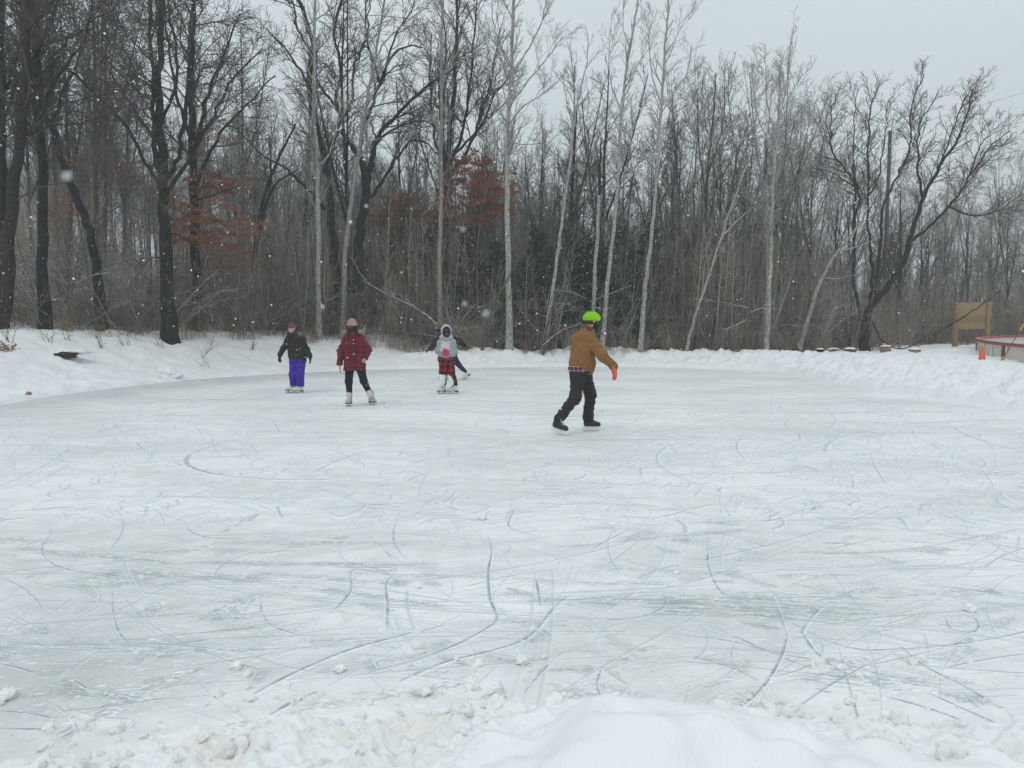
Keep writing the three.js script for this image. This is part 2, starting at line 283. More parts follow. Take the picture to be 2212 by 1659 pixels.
function paintIce(t) {
  const make = () => { const c = document.createElement('canvas'); c.width = t.w; c.height = t.h; return c; };
  const cc = make(), bc = make(), C = cc.getContext('2d'), B = bc.getContext('2d');
  const sx = t.w / (t.x1 - t.x0), sz = t.h / (t.z0 - t.z1), X = x => (x - t.x0) * sx, Y = z => (z - t.z1) * sz, pxSize = 1 / Math.sqrt(sx * sz);
  const im = C.createImageData(t.w, t.h), bm = B.createImageData(t.w, t.h);
  for (let j = 0; j < t.h; j++) for (let i = 0; i < t.w; i++) {
    const x = t.x0 + (i + 0.5) / sx, z = t.z1 + (j + 0.5) / sz, k = (j * t.w + i) * 4;
    // how much snow dust lies on the ice: swept bare along the left edge and at the near left
    const wear = fbm(x * 0.55, z, 0.42, 4) * 0.6 + fbm(x * 0.4 + 70, z * 1.6, 1.9, 3) * 0.22;
    const bare = smooth(-1.5, -8.5, x + (z + 10) * 0.3) * smooth(0, -2.2, -Math.max(0, -z - 26)) * 0.3 + smooth(-3.2, -0.5, edgeAt(x, z)) * smooth(-3, -6.5, x) * 0.72 + smooth(2.6, 0, Math.abs(x + 2.7) + Math.abs(z + 3.8) * 0.8) * 0.5 + smooth(5.2, 3.2, -z) * 0.12;
    let dust = Math.max(0, Math.min(1, 0.74 + 0.42 * wear - bare));
    const grain = noise2(x * 70, z * 70) * 0.5 + noise2(x * 23, z * 31) * 0.5;
    dust = Math.max(0, Math.min(1, dust + grain * 0.12 + 0.13 * fbm(x + 11, z, 2.7, 3) + 0.10 * Math.max(0, noise2(x * 1.4, z * 2.2) - 0.2)));
    const v = 204 + 38 * dust;
    im.data[k] = v - 1.5 + 2 * dust; im.data[k + 1] = v + 0.5; im.data[k + 2] = v + 0.5; im.data[k + 3] = 255;
    const b = 118 + grain * 9 + 26 * fbm(x, z * 1.4, 1.7, 3) * 0.6 + 22 * dust; bm.data[k] = bm.data[k + 1] = bm.data[k + 2] = clamp8(b); bm.data[k + 3] = 255;
  }
  C.putImageData(im, 0, 0); B.putImageData(bm, 0, 0);
  const pr = rngOf(t.w + Math.round(-t.z0 * 10));
  const rr = (a, b) => a + (b - a) * pr();
  for (const [x0, z0, x1, z1, th, a] of streaks) {         // scraped ice: many fine parallel strokes
    const l = Math.hypot(x1 - x0, z1 - z0), ux = (x1 - x0) / l, uz = (z1 - z0) / l, n = Math.round(30 + 260 * l * th / 0.06 * 0.4);
    if (Math.min(x0, x1) > t.x1 || Math.max(x0, x1) < t.x0 || Math.min(z0, z1) > t.z0 + 1 || Math.max(z0, z1) < t.z1 - 1) continue;
    for (let k = 0; k < n; k++) {
      const o = (pr() + pr() - 1) * th * 1.3, s = rr(-0.05, 0.95) * l, e = s + rr(0.03, 0.3) * l * 0.6, w = rr(0.003, 0.016);
      const ax = x0 + ux * s - uz * o, az = z0 + uz * s + ux * o, bx = x0 + ux * e - uz * o, bz = z0 + uz * e + ux * o;
      C.strokeStyle = `rgba(157,166,165,${(0.44 * a).toFixed(3)})`; C.lineWidth = Math.max(1, w / pxSize);
      C.beginPath(); C.moveTo(X(ax), Y(az)); C.lineTo(X(bx), Y(bz)); C.stroke();
      B.strokeStyle = `rgba(88,88,88,${(0.14 * a).toFixed(3)})`; B.lineWidth = C.lineWidth; B.beginPath(); B.moveTo(X(ax), Y(az)); B.lineTo(X(bx), Y(bz)); B.stroke();
    }
    for (let k = 0; k < 40 * a; k++) { const f = rr(0.2, 1.08), o = rr(-1.2, 1.2) * th, qx = x0 + ux * l * f - uz * o, qz = z0 + uz * l * f + ux * o, r = rr(0.004, 0.014);
      C.fillStyle = 'rgba(246,248,248,0.7)'; C.beginPath(); C.ellipse(X(qx), Y(qz), Math.max(0.7, r * 1.6 * sx), Math.max(0.7, r * sz), 0, 0, TAU); C.fill();
      B.fillStyle = 'rgba(215,215,215,0.3)'; B.beginPath(); B.ellipse(X(qx), Y(qz), Math.max(0.7, r * 1.6 * sx), Math.max(0.7, r * sz), 0, 0, TAU); B.fill(); }
  }
  for (const [x, z, a0, l, bend, width, alpha] of wedges) {
    if (x < t.x0 - 1 || x > t.x1 + 1 || z > t.z0 + 1 || z < t.z1 - 1) continue;
    let a = a0, px = x, pz = z; const lip = [];
    const n = 60;
    for (let k = 0; k < n; k++) {
      const f = k / n, w = width * Math.sin(f * 2.6) * (0.75 + 0.25 * noise2(k * 0.3, x * 9));
      lip.push([px, pz]);
      for (let q = 0; q < 3; q++) {
        const s0 = rr(0, 0.8) * w, s1 = s0 + rr(0.1, 0.5) * w, nx = -Math.sin(a), nz = Math.cos(a), fade = 1 - s0 / w;
        C.strokeStyle = `rgba(160,170,168,${(0.28 * alpha * fade).toFixed(3)})`; C.lineWidth = Math.max(1, rr(0.004, 0.012) / pxSize);
        C.beginPath(); C.moveTo(X(px + nx * s0), Y(pz + nz * s0)); C.lineTo(X(px + nx * s1 + rr(-0.02, 0.02)), Y(pz + nz * s1)); C.stroke();
        B.strokeStyle = `rgba(70,70,70,${(0.18 * alpha * fade).toFixed(3)})`; B.lineWidth = C.lineWidth; B.beginPath(); B.moveTo(X(px + nx * s0), Y(pz + nz * s0)); B.lineTo(X(px + nx * s1), Y(pz + nz * s1)); B.stroke();
      }
      px += Math.cos(a) * l / n; pz += Math.sin(a) * l / n; a += bend * l / n;
    }
    for (const [ctx, c] of [[C, '247,249,249'], [B, '225,225,225']]) { ctx.lineCap = 'round';
      for (let k = 1; k < lip.length; k++) { ctx.strokeStyle = `rgba(${c},${(0.7 * alpha * Math.sin(k / lip.length * 3)).toFixed(3)})`; ctx.lineWidth = Math.max(1, (0.006 + 0.014 * Math.abs(noise2(k * 0.25, z * 7))) / pxSize);
        ctx.beginPath(); ctx.moveTo(X(lip[k - 1][0] + Math.sin(a0) * 0.008), Y(lip[k - 1][1] - Math.cos(a0) * 0.008)); ctx.lineTo(X(lip[k][0] + Math.sin(a0) * 0.008), Y(lip[k][1] - Math.cos(a0) * 0.008)); ctx.stroke(); } }
  }
  const path = (ctx, pts, ox, oz) => { ctx.beginPath(); pts.forEach(([x, z], i) => i ? ctx.lineTo(X(x + ox), Y(z + oz)) : ctx.moveTo(X(x + ox), Y(z + oz))); ctx.stroke(); };
  for (const m of marks) {
    const lw = Math.max(0.9, m.w / pxSize), alpha = m.a * Math.min(1, m.w / (0.9 * pxSize) * 1.05);
    C.lineCap = B.lineCap = 'round'; C.lineJoin = 'round';
    const n = m.pts.length, step = n > 16 ? 2 : 4;
    for (const pass of [0, 1]) for (let i = 0; i < n - 1; i += step) {   // shavings first, then the cut: uneven along its length, thin at both ends
      const seg = m.pts.slice(i, i + step + 1); if (seg.length < 2) continue;
      const f = (i + step * 0.5) / n, tap = Math.min(1, 0.4 + 3 * Math.min(f, 1 - f)), nz = 0.8 + 0.35 * noise2(m.pts[0][0] * 9 + i * 0.35, m.pts[0][1] * 9), al = Math.max(0, Math.min(1, alpha * tap * nz)), wv = lw * (0.6 + 0.4 * tap) * (0.8 + 0.35 * nz);
      C.lineCap = B.lineCap = 'butt';
      if (!pass) {
        C.strokeStyle = `rgba(250,252,252,${(al * 0.85).toFixed(3)})`; C.lineWidth = wv * (1.3 + 1.8 * Math.max(0, noise2(i * 0.6, m.w * 900))); path(C, seg, m.w * 0.7, m.w * 1.3);
        B.strokeStyle = `rgba(215,215,215,${(al * 0.7).toFixed(3)})`; B.lineWidth = C.lineWidth; path(B, seg, m.w * 0.7, m.w * 1.3);
      } else {
        C.strokeStyle = `rgba(150,163,164,${(al * 0.85).toFixed(3)})`; C.lineWidth = wv; path(C, seg, 0, 0);
        B.strokeStyle = `rgba(45,45,45,${(al * 0.8).toFixed(3)})`; B.lineWidth = wv; path(B, seg, 0, 0);
      }
    }
  }
  for (const [x, z, rot, l] of prints) {
    const c = Math.cos(rot), s = Math.sin(rot);
    for (let i = 0; i < 9; i++) for (let q = 0; q < 3; q++) {
      const a = (i / 8 - 0.5) * l, b = (q - 1) * l * 0.16, qx = x + c * a - s * b, qz = z - s * a - c * b;
      for (const [ctx, f] of [[C, 'rgba(178,187,186,0.5)'], [B, 'rgba(70,70,70,0.5)']]) { ctx.fillStyle = f; ctx.fillRect(X(qx), Y(qz), Math.max(1, 0.009 * sx), Math.max(1, 0.012 * sz)); }
      for (const [ctx, f] of [[C, 'rgba(248,250,250,0.8)'], [B, 'rgba(230,230,230,0.8)']]) { ctx.fillStyle = f; ctx.fillRect(X(qx + 0.009), Y(qz + 0.008), Math.max(1, 0.006 * sx), Math.max(1, 0.012 * sz)); }
    }
  }
  for (const [x, z, r, e, a] of crumbs) {                   // crumbs of shaved ice
    if (x < t.x0 - 0.1 || x > t.x1 + 0.1 || z > t.z0 + 0.1 || z < t.z1 - 0.1) continue;
    C.fillStyle = `rgba(248,250,250,${a.toFixed(2)})`; C.beginPath(); C.ellipse(X(x), Y(z), Math.max(0.6, r * e * sx), Math.max(0.6, r * sz), 0, 0, TAU); C.fill();
    B.fillStyle = 'rgba(200,200,200,0.22)'; B.beginPath(); B.ellipse(X(x), Y(z), Math.max(0.6, r * 1.5 * sx), Math.max(0.6, r * sz), 0, 0, TAU); B.fill();
  }
  const mk = (c, srgb) => { const q = new THREE.CanvasTexture(c); if (srgb) q.colorSpace = THREE.SRGBColorSpace; q.anisotropy = 8; return q; };
  return new THREE.MeshPhysicalMaterial({ map: mk(cc, true), bumpMap: mk(bc, false), bumpScale: 0.03, roughness: 0.6, specularIntensity: 0.45 });
}
{
  const ice = new THREE.Group(); ice.name = 'ice'; scene.add(ice); tag(ice, null, null, null, 'structure');
  for (const t of TILES) {
    const g = new THREE.PlaneGeometry(t.x1 - t.x0, t.z0 - t.z1, 1, 1); g.rotateX(-Math.PI / 2); g.translate((t.x0 + t.x1) / 2, 0, (t.z0 + t.z1) / 2);
    part('ice_sheet', g, paintIce(t), ice);
  }
}
// loose lumps of snow and ice that lie on the ice and along the near bank
rnd = rngOf(313);
function round(g) { g.deleteAttribute('uv'); g.deleteAttribute('normal'); return mergeVertices(g, 1e-4); }
const lumpGeos = [];
for (let v = 0; v < 6; v++) {
  const g = round(new THREE.IcosahedronGeometry(1, 4)), p = g.attributes.position;
  for (let k = 0; k < p.count; k++) { const x = p.getX(k), y = p.getY(k), z = p.getZ(k), n = 1 + 0.32 * noise3(x * 1.1 + v * 9, y * 1.1, z * 1.1) + 0.12 * noise3(x * 3 + v, y * 3, z * 3); p.setXYZ(k, x * n, y * n * 0.72, z * n); }
  g.computeVertexNormals(); lumpGeos.push(g);
}
const iceLump = mat(0.84, 0.83, 0.805, 0.8), iceLump2 = mat(0.86, 0.87, 0.87, 0.8);
const lumpWords = ['near the left edge of the photo', 'left of centre', 'in the middle', 'at the right'];
for (const [x, y, r, l, c] of [[512, 1443, 0.030, 'round white snow lump on bare ice left of centre, above the broken near bank', 0], [540, 1512, 0.024, 'yellowish ice lump on the ice just below the white lump at left', 1], [735, 1450, 0.026, 'small snow lump beside the long curved skate line left of centre', 0],
  [915, 1497, 0.045, 'largest cream ice lump at the front edge of the ice, centre', 1], [1127, 1432, 0.032, 'cream ice lump beside thin skate mark in front of the skating man', 1], [1040, 1122, 0.045, 'small snow lump far out on the ice, left of the brown jacket man', 0],
  [1462, 1240, 0.02, 'tiny snow crumb beside grey scraped streak right of centre', 0], [905, 1270, 0.02, 'tiny snow crumb on ice above the pale round patch', 0], [1835, 1520, 0.022, 'small grey ice lump near the scraped patch at right', 1], [1665, 1537, 0.03, 'round ice lump at the front right edge of the ice', 1],
  [2095, 1320, 0.035, 'snow lump by a looped skate mark far right', 0], [105, 1575, 0.02, 'little ice chip beside the dark scrape at lower left', 0]]) {
  const m = shade(new THREE.Mesh(lumpGeos[Math.floor(rnd() * 6)], c ? iceLump : iceLump2)); m.name = numbered('snow_lump'); const g = ground(x, y); m.position.set(g.x, r * 0.45, g.z); m.scale.setScalar(r); m.rotation.set(0, R(0, 6), 0); scene.add(m); tag(m, l, 'snow lump');
}
{ // the crumbled front edge: too many pieces to count
  const im = new THREE.InstancedMesh(lumpGeos[1], iceLump2, 520), q = new THREE.Object3D();
  let n = 0;
  while (n < 520) {
    const x = R(-3.4, 3.4), z = -R(2.3, 3.9), s = outside(x, z); if (s < -0.5 || s > 0.75) continue; if (s < -0.1 && rnd() < 0.75) continue;
    if (Math.exp(-(((x - 0.5) / 0.8) ** 2) - (((-z - 2.3) / 0.6) ** 2)) > 0.3) continue;
    const r = R(0.006, 0.02) * (rnd() < 0.12 ? 2.3 : 1);
    q.position.set(x, Math.max(0, bankHeight(x, z)) + r * 0.2, z); q.rotation.set(R(0, 6), R(0, 6), R(0, 6)); q.scale.set(r * R(0.8, 1.5), r, r); q.updateMatrix(); im.setMatrixAt(n, q.matrix);
    const w = R(0.9, 1); im.setColorAt(n, col(w, w * R(0.97, 1), w * R(0.93, 1))); n++;
  }
  stuff('snow_crumbs', 'crumbled pieces of snow and ice along the near edge of the rink', 'snow', im);
}
// ---------------------------------------------------------------- bark, twigs, leaves
const barkRelief = noiseTexture(256, 512, (x, y) => { const v = 128 + 90 * (Math.abs(wrap3(x, Math.abs(y - 0.5) * 2, 4.5, 7, 0)) - 0.3) * 2 + 30 * noise2(x * 120, y * 90); return [clamp8(v), clamp8(v), clamp8(v)]; }, false, 2.2, 0.8);
const barkColour = noiseTexture(256, 512, (x, y) => { const v = 150 + 70 * wrap3(x, Math.abs(y - 0.5) * 2, 4.5, 7, 0) + 50 * wrap3(x, Math.abs(y - 0.5) * 2, 1.2, 3, 8) + 30 * noise2(x * 130, y * 120); return [clamp8(v), clamp8(v * 0.985), clamp8(v * 0.965)]; }, true, 2.2, 0.8);
const birchColour = noiseTexture(256, 1024, (x, y) => {     // white bark with dark lenticels and branch scars
  let v = 205 + 22 * wrap3(x, Math.abs(y - 0.5) * 2, 1.5, 6, 4) + 14 * noise2(x * 60, y * 600);
  const line = wrap3(x, y, 1.6, 90, 20), band = wrap3(x, y, 0.8, 9, 50);
  if (line > 0.4) v -= 190 * (line - 0.4) * 3 * (0.4 + Math.max(0, band));
  const scar = wrap3(x, y, 1.1, 15, 90); if (scar > 0.46) v -= 900 * (scar - 0.46) * 1.2;
  v = Math.max(38, v); return [clamp8(v), clamp8(v * 0.985), clamp8(v * 0.95)];
}, true, 2.6, 0.42);
const B = (r, g, b, map) => new THREE.MeshStandardMaterial({ color: col(r, g, b), roughness: 0.95, map, bumpMap: barkRelief, bumpScale: 0.03 });
const MB = {
  maple: B(0.13, 0.108, 0.095, barkColour),
  oak: B(0.098, 0.080, 0.069, barkColour), oakBrown: B(0.14, 0.108, 0.087, barkColour), grey: B(0.31, 0.295, 0.27, barkColour), pale: B(0.42, 0.41, 0.385, barkColour),
  birch: new THREE.MeshStandardMaterial({ color: col(0.82, 0.82, 0.79), roughness: 0.85, map: birchColour, bumpMap: barkRelief, bumpScale: 0.008 }),
  birchDull: new THREE.MeshStandardMaterial({ color: col(0.64, 0.64, 0.61), roughness: 0.85, map: birchColour, bumpMap: barkRelief, bumpScale: 0.008 }),
};
const twigDark = mat(0.088, 0.071, 0.062, 0.9), twigBrown = mat(0.13, 0.098, 0.082, 0.9), twigGrey = mat(0.32, 0.303, 0.28, 0.9), twigPale = mat(0.24, 0.235, 0.22, 0.9), brushMat = mat(0.31, 0.262, 0.228, 0.95), brushRed = mat(0.28, 0.205, 0.175, 0.95);
const leafMat = new THREE.MeshPhysicalMaterial({ color: col(0.29, 0.115, 0.062), roughness: 0.85, side: THREE.DoubleSide });
const leafMat2 = new THREE.MeshPhysicalMaterial({ color: col(0.24, 0.105, 0.066), roughness: 0.85, side: THREE.DoubleSide });
const needleMat = mat(0.042, 0.062, 0.04, 0.9, { side: THREE.DoubleSide });
const grassMat = mat(0.30, 0.235, 0.16, 0.95);

const V = (x, y, z) => new THREE.Vector3(x, y, z);
const UPV = V(0, 1, 0);
function turned(dir, ang, az) { const a = Math.abs(dir.y) > 0.9 ? V(1, 0, 0) : UPV, s = V().crossVectors(dir, a).normalize(), t = V().crossVectors(s, dir); return dir.clone().multiplyScalar(Math.cos(ang)).addScaledVector(s, Math.sin(ang) * Math.cos(az)).addScaledVector(t, Math.sin(ang) * Math.sin(az)).normalize(); }
// a branch and everything that grows on it
function grow(geo, p, dir, len, r, sp, lv) {
  const n = lv >= sp.levels ? 3 : lv === sp.levels - 1 ? 4 : 6, pts = [p.clone()], rad = [r], tip = lv >= sp.levels ? 0.5 : 0.4;
  let d = dir.clone(), q = p.clone();
  for (let k = 1; k < n; k++) {
    d.x += R(-1, 1) * sp.wob; d.y += R(-1, 1) * sp.wob + sp.trop; d.z += R(-1, 1) * sp.wob; d.normalize();
    q = q.clone().addScaledVector(d, len / (n - 1)); pts.push(q); rad.push(lerp(r, r * tip, k / (n - 1)));
  }
  geo.tube(pts, rad, lv >= sp.levels - 1 ? 3 : 4);
  if (lv >= sp.levels) return;
  const c = Math.max(2, Math.round(len * sp.per[lv] * R(0.8, 1.2)));
  for (let k = 0; k < c; k++) {
    const f = lerp(0.18, 1, (k + rnd()) / c) * (n - 1), i = Math.min(n - 2, Math.floor(f)), o = pts[i].clone().lerp(pts[i + 1], f - i), t = V().subVectors(pts[i + 1], pts[i]).normalize();
    const l = len * sp.ratio * (1.15 - 0.6 * f / (n - 1)) * R(0.6, 1.2);
    grow(geo, o, turned(t, R(sp.ang[0], sp.ang[1]), R(0, TAU)), Math.max(0.15, l), Math.max(sp.tipR, Math.min(r * 0.55, rad[i] * 0.6)), sp, lv + 1);
  }
}
const SP_ = {
  oak: { levels: 3, per: [0, 5.6, 8.5, 6], ratio: 0.52, ang: [0.45, 1.15], wob: 0.19, trop: 0.03, tipR: 0.0078 },
  oakThin: { levels: 3, per: [0, 5.6, 8.5, 6], ratio: 0.52, ang: [0.4, 0.95], wob: 0.15, trop: 0.06, tipR: 0.0074 },
  birch: { levels: 3, per: [0, 6, 8, 5], ratio: 0.5, ang: [0.4, 0.9], wob: 0.12, trop: 0.07, tipR: 0.0066 },
  sapling: { levels: 2, per: [0, 4.5, 7, 5], ratio: 0.5, ang: [0.4, 0.9], wob: 0.13, trop: 0.08, tipR: 0.006 },
};
function polyline(p, n) { return new THREE.CatmullRomCurve3(p, false, 'centripetal').getPoints(n); }
// branches along a stem: from = where along it they begin, per = branches per metre
function clothe(geo, pts, rad, g, sp) {
  let total = 0; const acc = [0]; for (let k = 1; k < pts.length; k++) { total += pts[k].distanceTo(pts[k - 1]); acc.push(total); }
  const lo = total * g.from, c = Math.round((total - lo) * g.per);
  for (let k = 0; k < c; k++) {
    const s = lo + (total - lo) * (k + rnd()) / c; let i = 1; while (i < acc.length - 1 && acc[i] < s) i++;
    const f = (s - acc[i - 1]) / (acc[i] - acc[i - 1] || 1), o = pts[i - 1].clone().lerp(pts[i], f), t = V().subVectors(pts[i], pts[i - 1]).normalize(), rr = lerp(rad[i - 1], rad[i], f);
    const l = R(g.len[0], g.len[1]) * (1 - (g.taper ?? 0.45) * (s / total)), dir = turned(t, R(g.ang ? g.ang[0] : sp.ang[0], g.ang ? g.ang[1] : sp.ang[1]), R(0, TAU));
    if (g.up) { dir.y = Math.abs(dir.y) * 0.6 + g.up; dir.normalize(); }
    grow(geo, o, dir, l, Math.max(0.008, Math.min(rr * 0.5, 0.012 + l * 0.011)), sp, 1);
  }
}
// a tree measured from the photograph: stems are [[x, y]...] with widths, x and y in units of the crop they were read from
function heroTree(o) {
  const ox = o.ox ?? 0, k = o.k ?? 0.48, D = o.D, toP = ([x, y, dz = 0]) => at(ox + k * x, k * y, D - dz);
  const foot = toP(o.stems[0].p[0]); const gy = landHeight(foot.x, foot.z); foot.y = gy;
  const t = thing(o.name, o.label, o.category || 'tree', foot, o.group);
  const crown = new Tubes();
  o.stems.forEach((s, si) => {
    const drift = s.dz ?? (si ? R(-1, 1) * 1.2 : 0), n = s.p.length;
    let p = s.p.map((q, i) => toP([q[0], q[1], drift * (si ? i / (n - 1) : i / (n - 1) * 0.4) + (s.z0 ?? 0)]));
    if (s.root) p[0].y = Math.min(p[0].y, gy) - 0.25;
    const m = Math.max(8, Math.round(n * (s.fine ?? 4))), pts = polyline(p, m), w0 = s.w[0] * k / pxm(D) / 2, w1 = s.w[1] * k / pxm(D) / 2;
    for (let i = 1; i < pts.length - 1; i++) { const j = o.kink ?? 0.012; pts[i].x += R(-1, 1) * j * 2; pts[i].z += R(-1, 1) * j * 2; }
    const rad = pts.map((q, i) => { const f = i / m; let r = lerp(w0, w1, Math.pow(f, 0.85)); if (s.root) r *= 1 + 0.5 * Math.exp(-f * 22); return Math.max(0.006, r); });
    for (const q of pts) q.sub(foot);
    const g = new Tubes(); g.tube(pts, rad, w0 > 0.12 ? 12 : w0 > 0.05 ? 8 : 6, w0 > 0.1 ? 0.14 : 0.06);
    part(si === 0 || s.root ? 'trunk' : 'limb', g.geometry(), s.mat || o.mat, t);
    if (s.g !== null) clothe(crown, pts, rad, { ...o.g, ...(s.g || {}) }, o.sp);
  });
  if (!crown.empty) part('crown', crown.geometry(), o.twig, t);
  if (o.leaves) part('dead_leaves', leafClump(o.leaves.map(([x, y, r, n, dz = 0]) => [toP([x, y, dz]).sub(foot), r * k / pxm(D), n])), o.leafMat || leafMat, t);
  return t;
}
function leafClump(spots) {                                 // curled leaves in loose flat sprays
  const g = new Tubes();
  for (const [c, r, n] of spots) { const sprays = Array.from({ length: 16 }, () => [R(-1.35, 1.35) * r, R(-0.75, 0.75) * r, R(-1, 1) * r, R(0.2, 0.5) * r, R(-0.5, 0.5)]);
  for (let k = 0; k < n * 1.6; k++) {
    const sp = sprays[Math.floor(Math.pow(rnd(), 1.4) * 16)], u = (rnd() + rnd() - 1) * sp[3] * 1.5, w = (rnd() + rnd() - 1) * sp[3];
    const x = c.x + sp[0] + u, y = c.y + sp[1] + u * sp[4] + R(-0.12, 0.12) * sp[3] * 2, z = c.z + sp[2] + w;
    const s = R(0.025, 0.055), d = V(R(-1, 1), R(-1.2, 0.4), R(-1, 1)).normalize(), e = turned(d, Math.PI / 2, R(0, TAU)), nn = V().crossVectors(d, e);
    const A = [x, y, z], Bq = [x + d.x * s + e.x * s * 0.6, y + d.y * s + e.y * s * 0.6, z + d.z * s + e.z * s * 0.6], Cq = [x + d.x * s * 2 + nn.x * s * 0.5, y + d.y * s * 2 + nn.y * s * 0.5, z + d.z * s * 2 + nn.z * s * 0.5], Dq = [x + d.x * s - e.x * s * 0.6, y + d.y * s - e.y * s * 0.6, z + d.z * s - e.z * s * 0.6];
    g.quad(A, Dq, Cq, Bq, [nn.x, nn.y, nn.z]);
  } }
  return g.geometry();
}
// ---------------------------------------------------------------- the trees of the edge of the woods
rnd = rngOf(2024);
const oakG = { from: 0.3, per: 4.6, len: [1.2, 3.2], taper: 0.35 };
const birchG = { from: 0.32, per: 4.4, len: [0.7, 2.1], taper: 0.5, up: 0.35 };
// left: big dark oaks
heroTree({ name: 'oak_tree', label: 'very dark oak trunk cut off by the left edge of the photo', D: 24.5, mat: MB.oak, twig: twigDark, sp: SP_.oak, g: { ...oakG, from: 0.45 }, kink: 0.03,
  stems: [{ root: 1, p: [[-14, 1480], [-6, 1100], [4, 700], [8, 300], [2, -300]], w: [62, 26] }, { p: [[2, 700], [60, 420], [190, 200], [300, -100]], w: [20, 6], dz: 1 }, { p: [[6, 450], [100, 180], [160, -200]], w: [16, 5], dz: -1.5 }] });
heroTree({ name: 'oak_tree', label: 'brown oak trunk leaning right near the left edge, snow dust on its base', D: 23.6, mat: MB.oakBrown, twig: twigDark, sp: SP_.oak, g: { ...oakG, from: 0.45 }, kink: 0.03,
  stems: [{ root: 1, p: [[6, 1500], [30, 1150], [62, 850], [92, 600], [108, 300], [122, 0], [130, -320]], w: [60, 28] }, { p: [[95, 560], [200, 330], [330, 160], [520, 40]], w: [16, 5], dz: 1.5 }, { p: [[92, 500], [150, 500], [350, 450], [640, 395]], w: [11, 3], dz: 1.2 }, { p: [[85, 620], [220, 570], [420, 540], [560, 480]], w: [10, 3], dz: -1 },
    { p: [[70, 900], [200, 840], [420, 808], [660, 790]], w: [9, 3], dz: 1.4, mat: MB.grey }, { p: [[115, 150], [230, 20], [300, -200]], w: [16, 5], dz: -1 }] });
heroTree({ name: 'oak_tree', label: 'straight dark trunk standing right of the brown leaning oak at far left', D: 24.5, mat: MB.oak, twig: twigDark, sp: SP_.oak, g: { ...oakG, from: 0.4 }, kink: 0.03,
  stems: [{ root: 1, p: [[196, 1420], [192, 1000], [188, 700], [170, 420], [165, 150], [180, -300]], w: [48, 22] }, { p: [[180, 560], [260, 350], [360, 200], [420, 0]], w: [22, 6], dz: 1 }, { p: [[175, 480], [110, 300], [60, 60]], w: [14, 4], dz: -1 }] });
heroTree({ name: 'oak_tree', label: 'crooked dark trunk that bends left as it rises, at left beyond the snow', D: 25.5, mat: MB.oak, twig: twigDark, sp: SP_.oak, g: { ...oakG, from: 0.55 }, kink: 0.03,
  stems: [{ root: 1, p: [[468, 1500], [430, 1200], [402, 1040], [340, 880], [275, 700], [215, 540], [160, 400], [110, 150], [90, -200]], w: [44, 16] }, { p: [[225, 560], [300, 380], [380, 200], [420, 0]], w: [16, 5], dz: 1 }, { p: [[400, 1020], [470, 970], [560, 930], [690, 970]], w: [9, 3], dz: 1, mat: MB.grey }] });
heroTree({ name: 'oak_tree', label: 'large dark oak left of the skater in purple trousers, forking into several stems', D: 26, mat: MB.oak, twig: twigDark, sp: SP_.oak, g: { ...oakG, per: 2.3 }, kink: 0.03,
  stems: [{ root: 1, p: [[768, 1520], [750, 1250], [738, 1000], [734, 800], [715, 500], [720, 250], [722, -250]], w: [66, 20], g: { from: 0.5 } }, { p: [[736, 820], [700, 680], [690, 540], [684, 250], [680, -250]], w: [30, 12] }, { p: [[740, 830], [790, 740], [820, 600], [850, 350], [870, 50], [880, -250]], w: [26, 10] },
    { p: [[738, 850], [660, 740], [560, 560], [440, 430], [330, 330], [240, 280]], w: [20, 5], dz: 1.2 }, { p: [[700, 640], [560, 420], [450, 250], [400, 60]], w: [16, 5], dz: -1.5 }, { p: [[745, 880], [860, 700], [960, 520], [1060, 350], [1180, 220]], w: [20, 5], dz: 1.4 }, { p: [[725, 560], [800, 330], [760, 60], [740, -200]], w: [16, 6], dz: -1 },
    { p: [[740, 1160], [690, 1160], [640, 1200], [610, 1270]], w: [7, 3], dz: 1.2, mat: MB.grey }, { p: [[745, 1040], [800, 1060], [880, 1110], [960, 1170]], w: [8, 3], dz: 1.2 }] });
heroTree({ name: 'oak_tree', label: 'tall dark oak behind the rust-coloured leaves, right of the large forked oak', D: 29, mat: MB.oak, twig: twigDark, sp: SP_.oak, g: { ...oakG, per: 2.2 }, kink: 0.03,
  stems: [{ root: 1, p: [[890, 1500], [880, 1180], [870, 800], [866, 500], [862, 200], [870, -250]], w: [48, 18] }, { p: [[868, 700], [930, 450], [1000, 250], [1080, 60]], w: [22, 6] }, { p: [[868, 640], [800, 450], [760, 250], [740, 0]], w: [20, 6] }, { p: [[872, 860], [980, 620], [1100, 480], [1240, 340]], w: [18, 5] }, { p: [[880, 900], [960, 880], [1050, 840]], w: [12, 4] }],
  leaves: [[950, 1010, 120, 1700, 1], [1050, 1070, 90, 900, 1.4], [860, 1040, 90, 800, 1], [800, 870, 70, 400, 1.5], [960, 780, 110, 600, 0], [1050, 830, 70, 400, 0], [560, 790, 120, 450, -2], [980, 600, 80, 250], [1080, 1160, 90, 450, 1], [400, 690, 80, 150, -2], [250, 960, 90, 300, -2], [350, 900, 90, 250, -2]] });
heroTree({ name: 'slender_tree', label: 'dark forked tree far back between the rust leaves and the first birch', D: 34, mat: MB.oak, twig: twigDark, sp: SP_.oakThin, g: { from: 0.35, per: 2, len: [0.9, 2.2] },
  stems: [{ root: 1, p: [[1135, 1400], [1150, 1100], [1200, 850], [1250, 720], [1330, 560]], w: [24, 8] }, { p: [[1150, 1080], [1180, 960], [1240, 830], [1330, 770]], w: [14, 5] }, { p: [[1130, 1250], [1180, 1000], [1215, 830], [1210, 600]], w: [15, 5] }] });
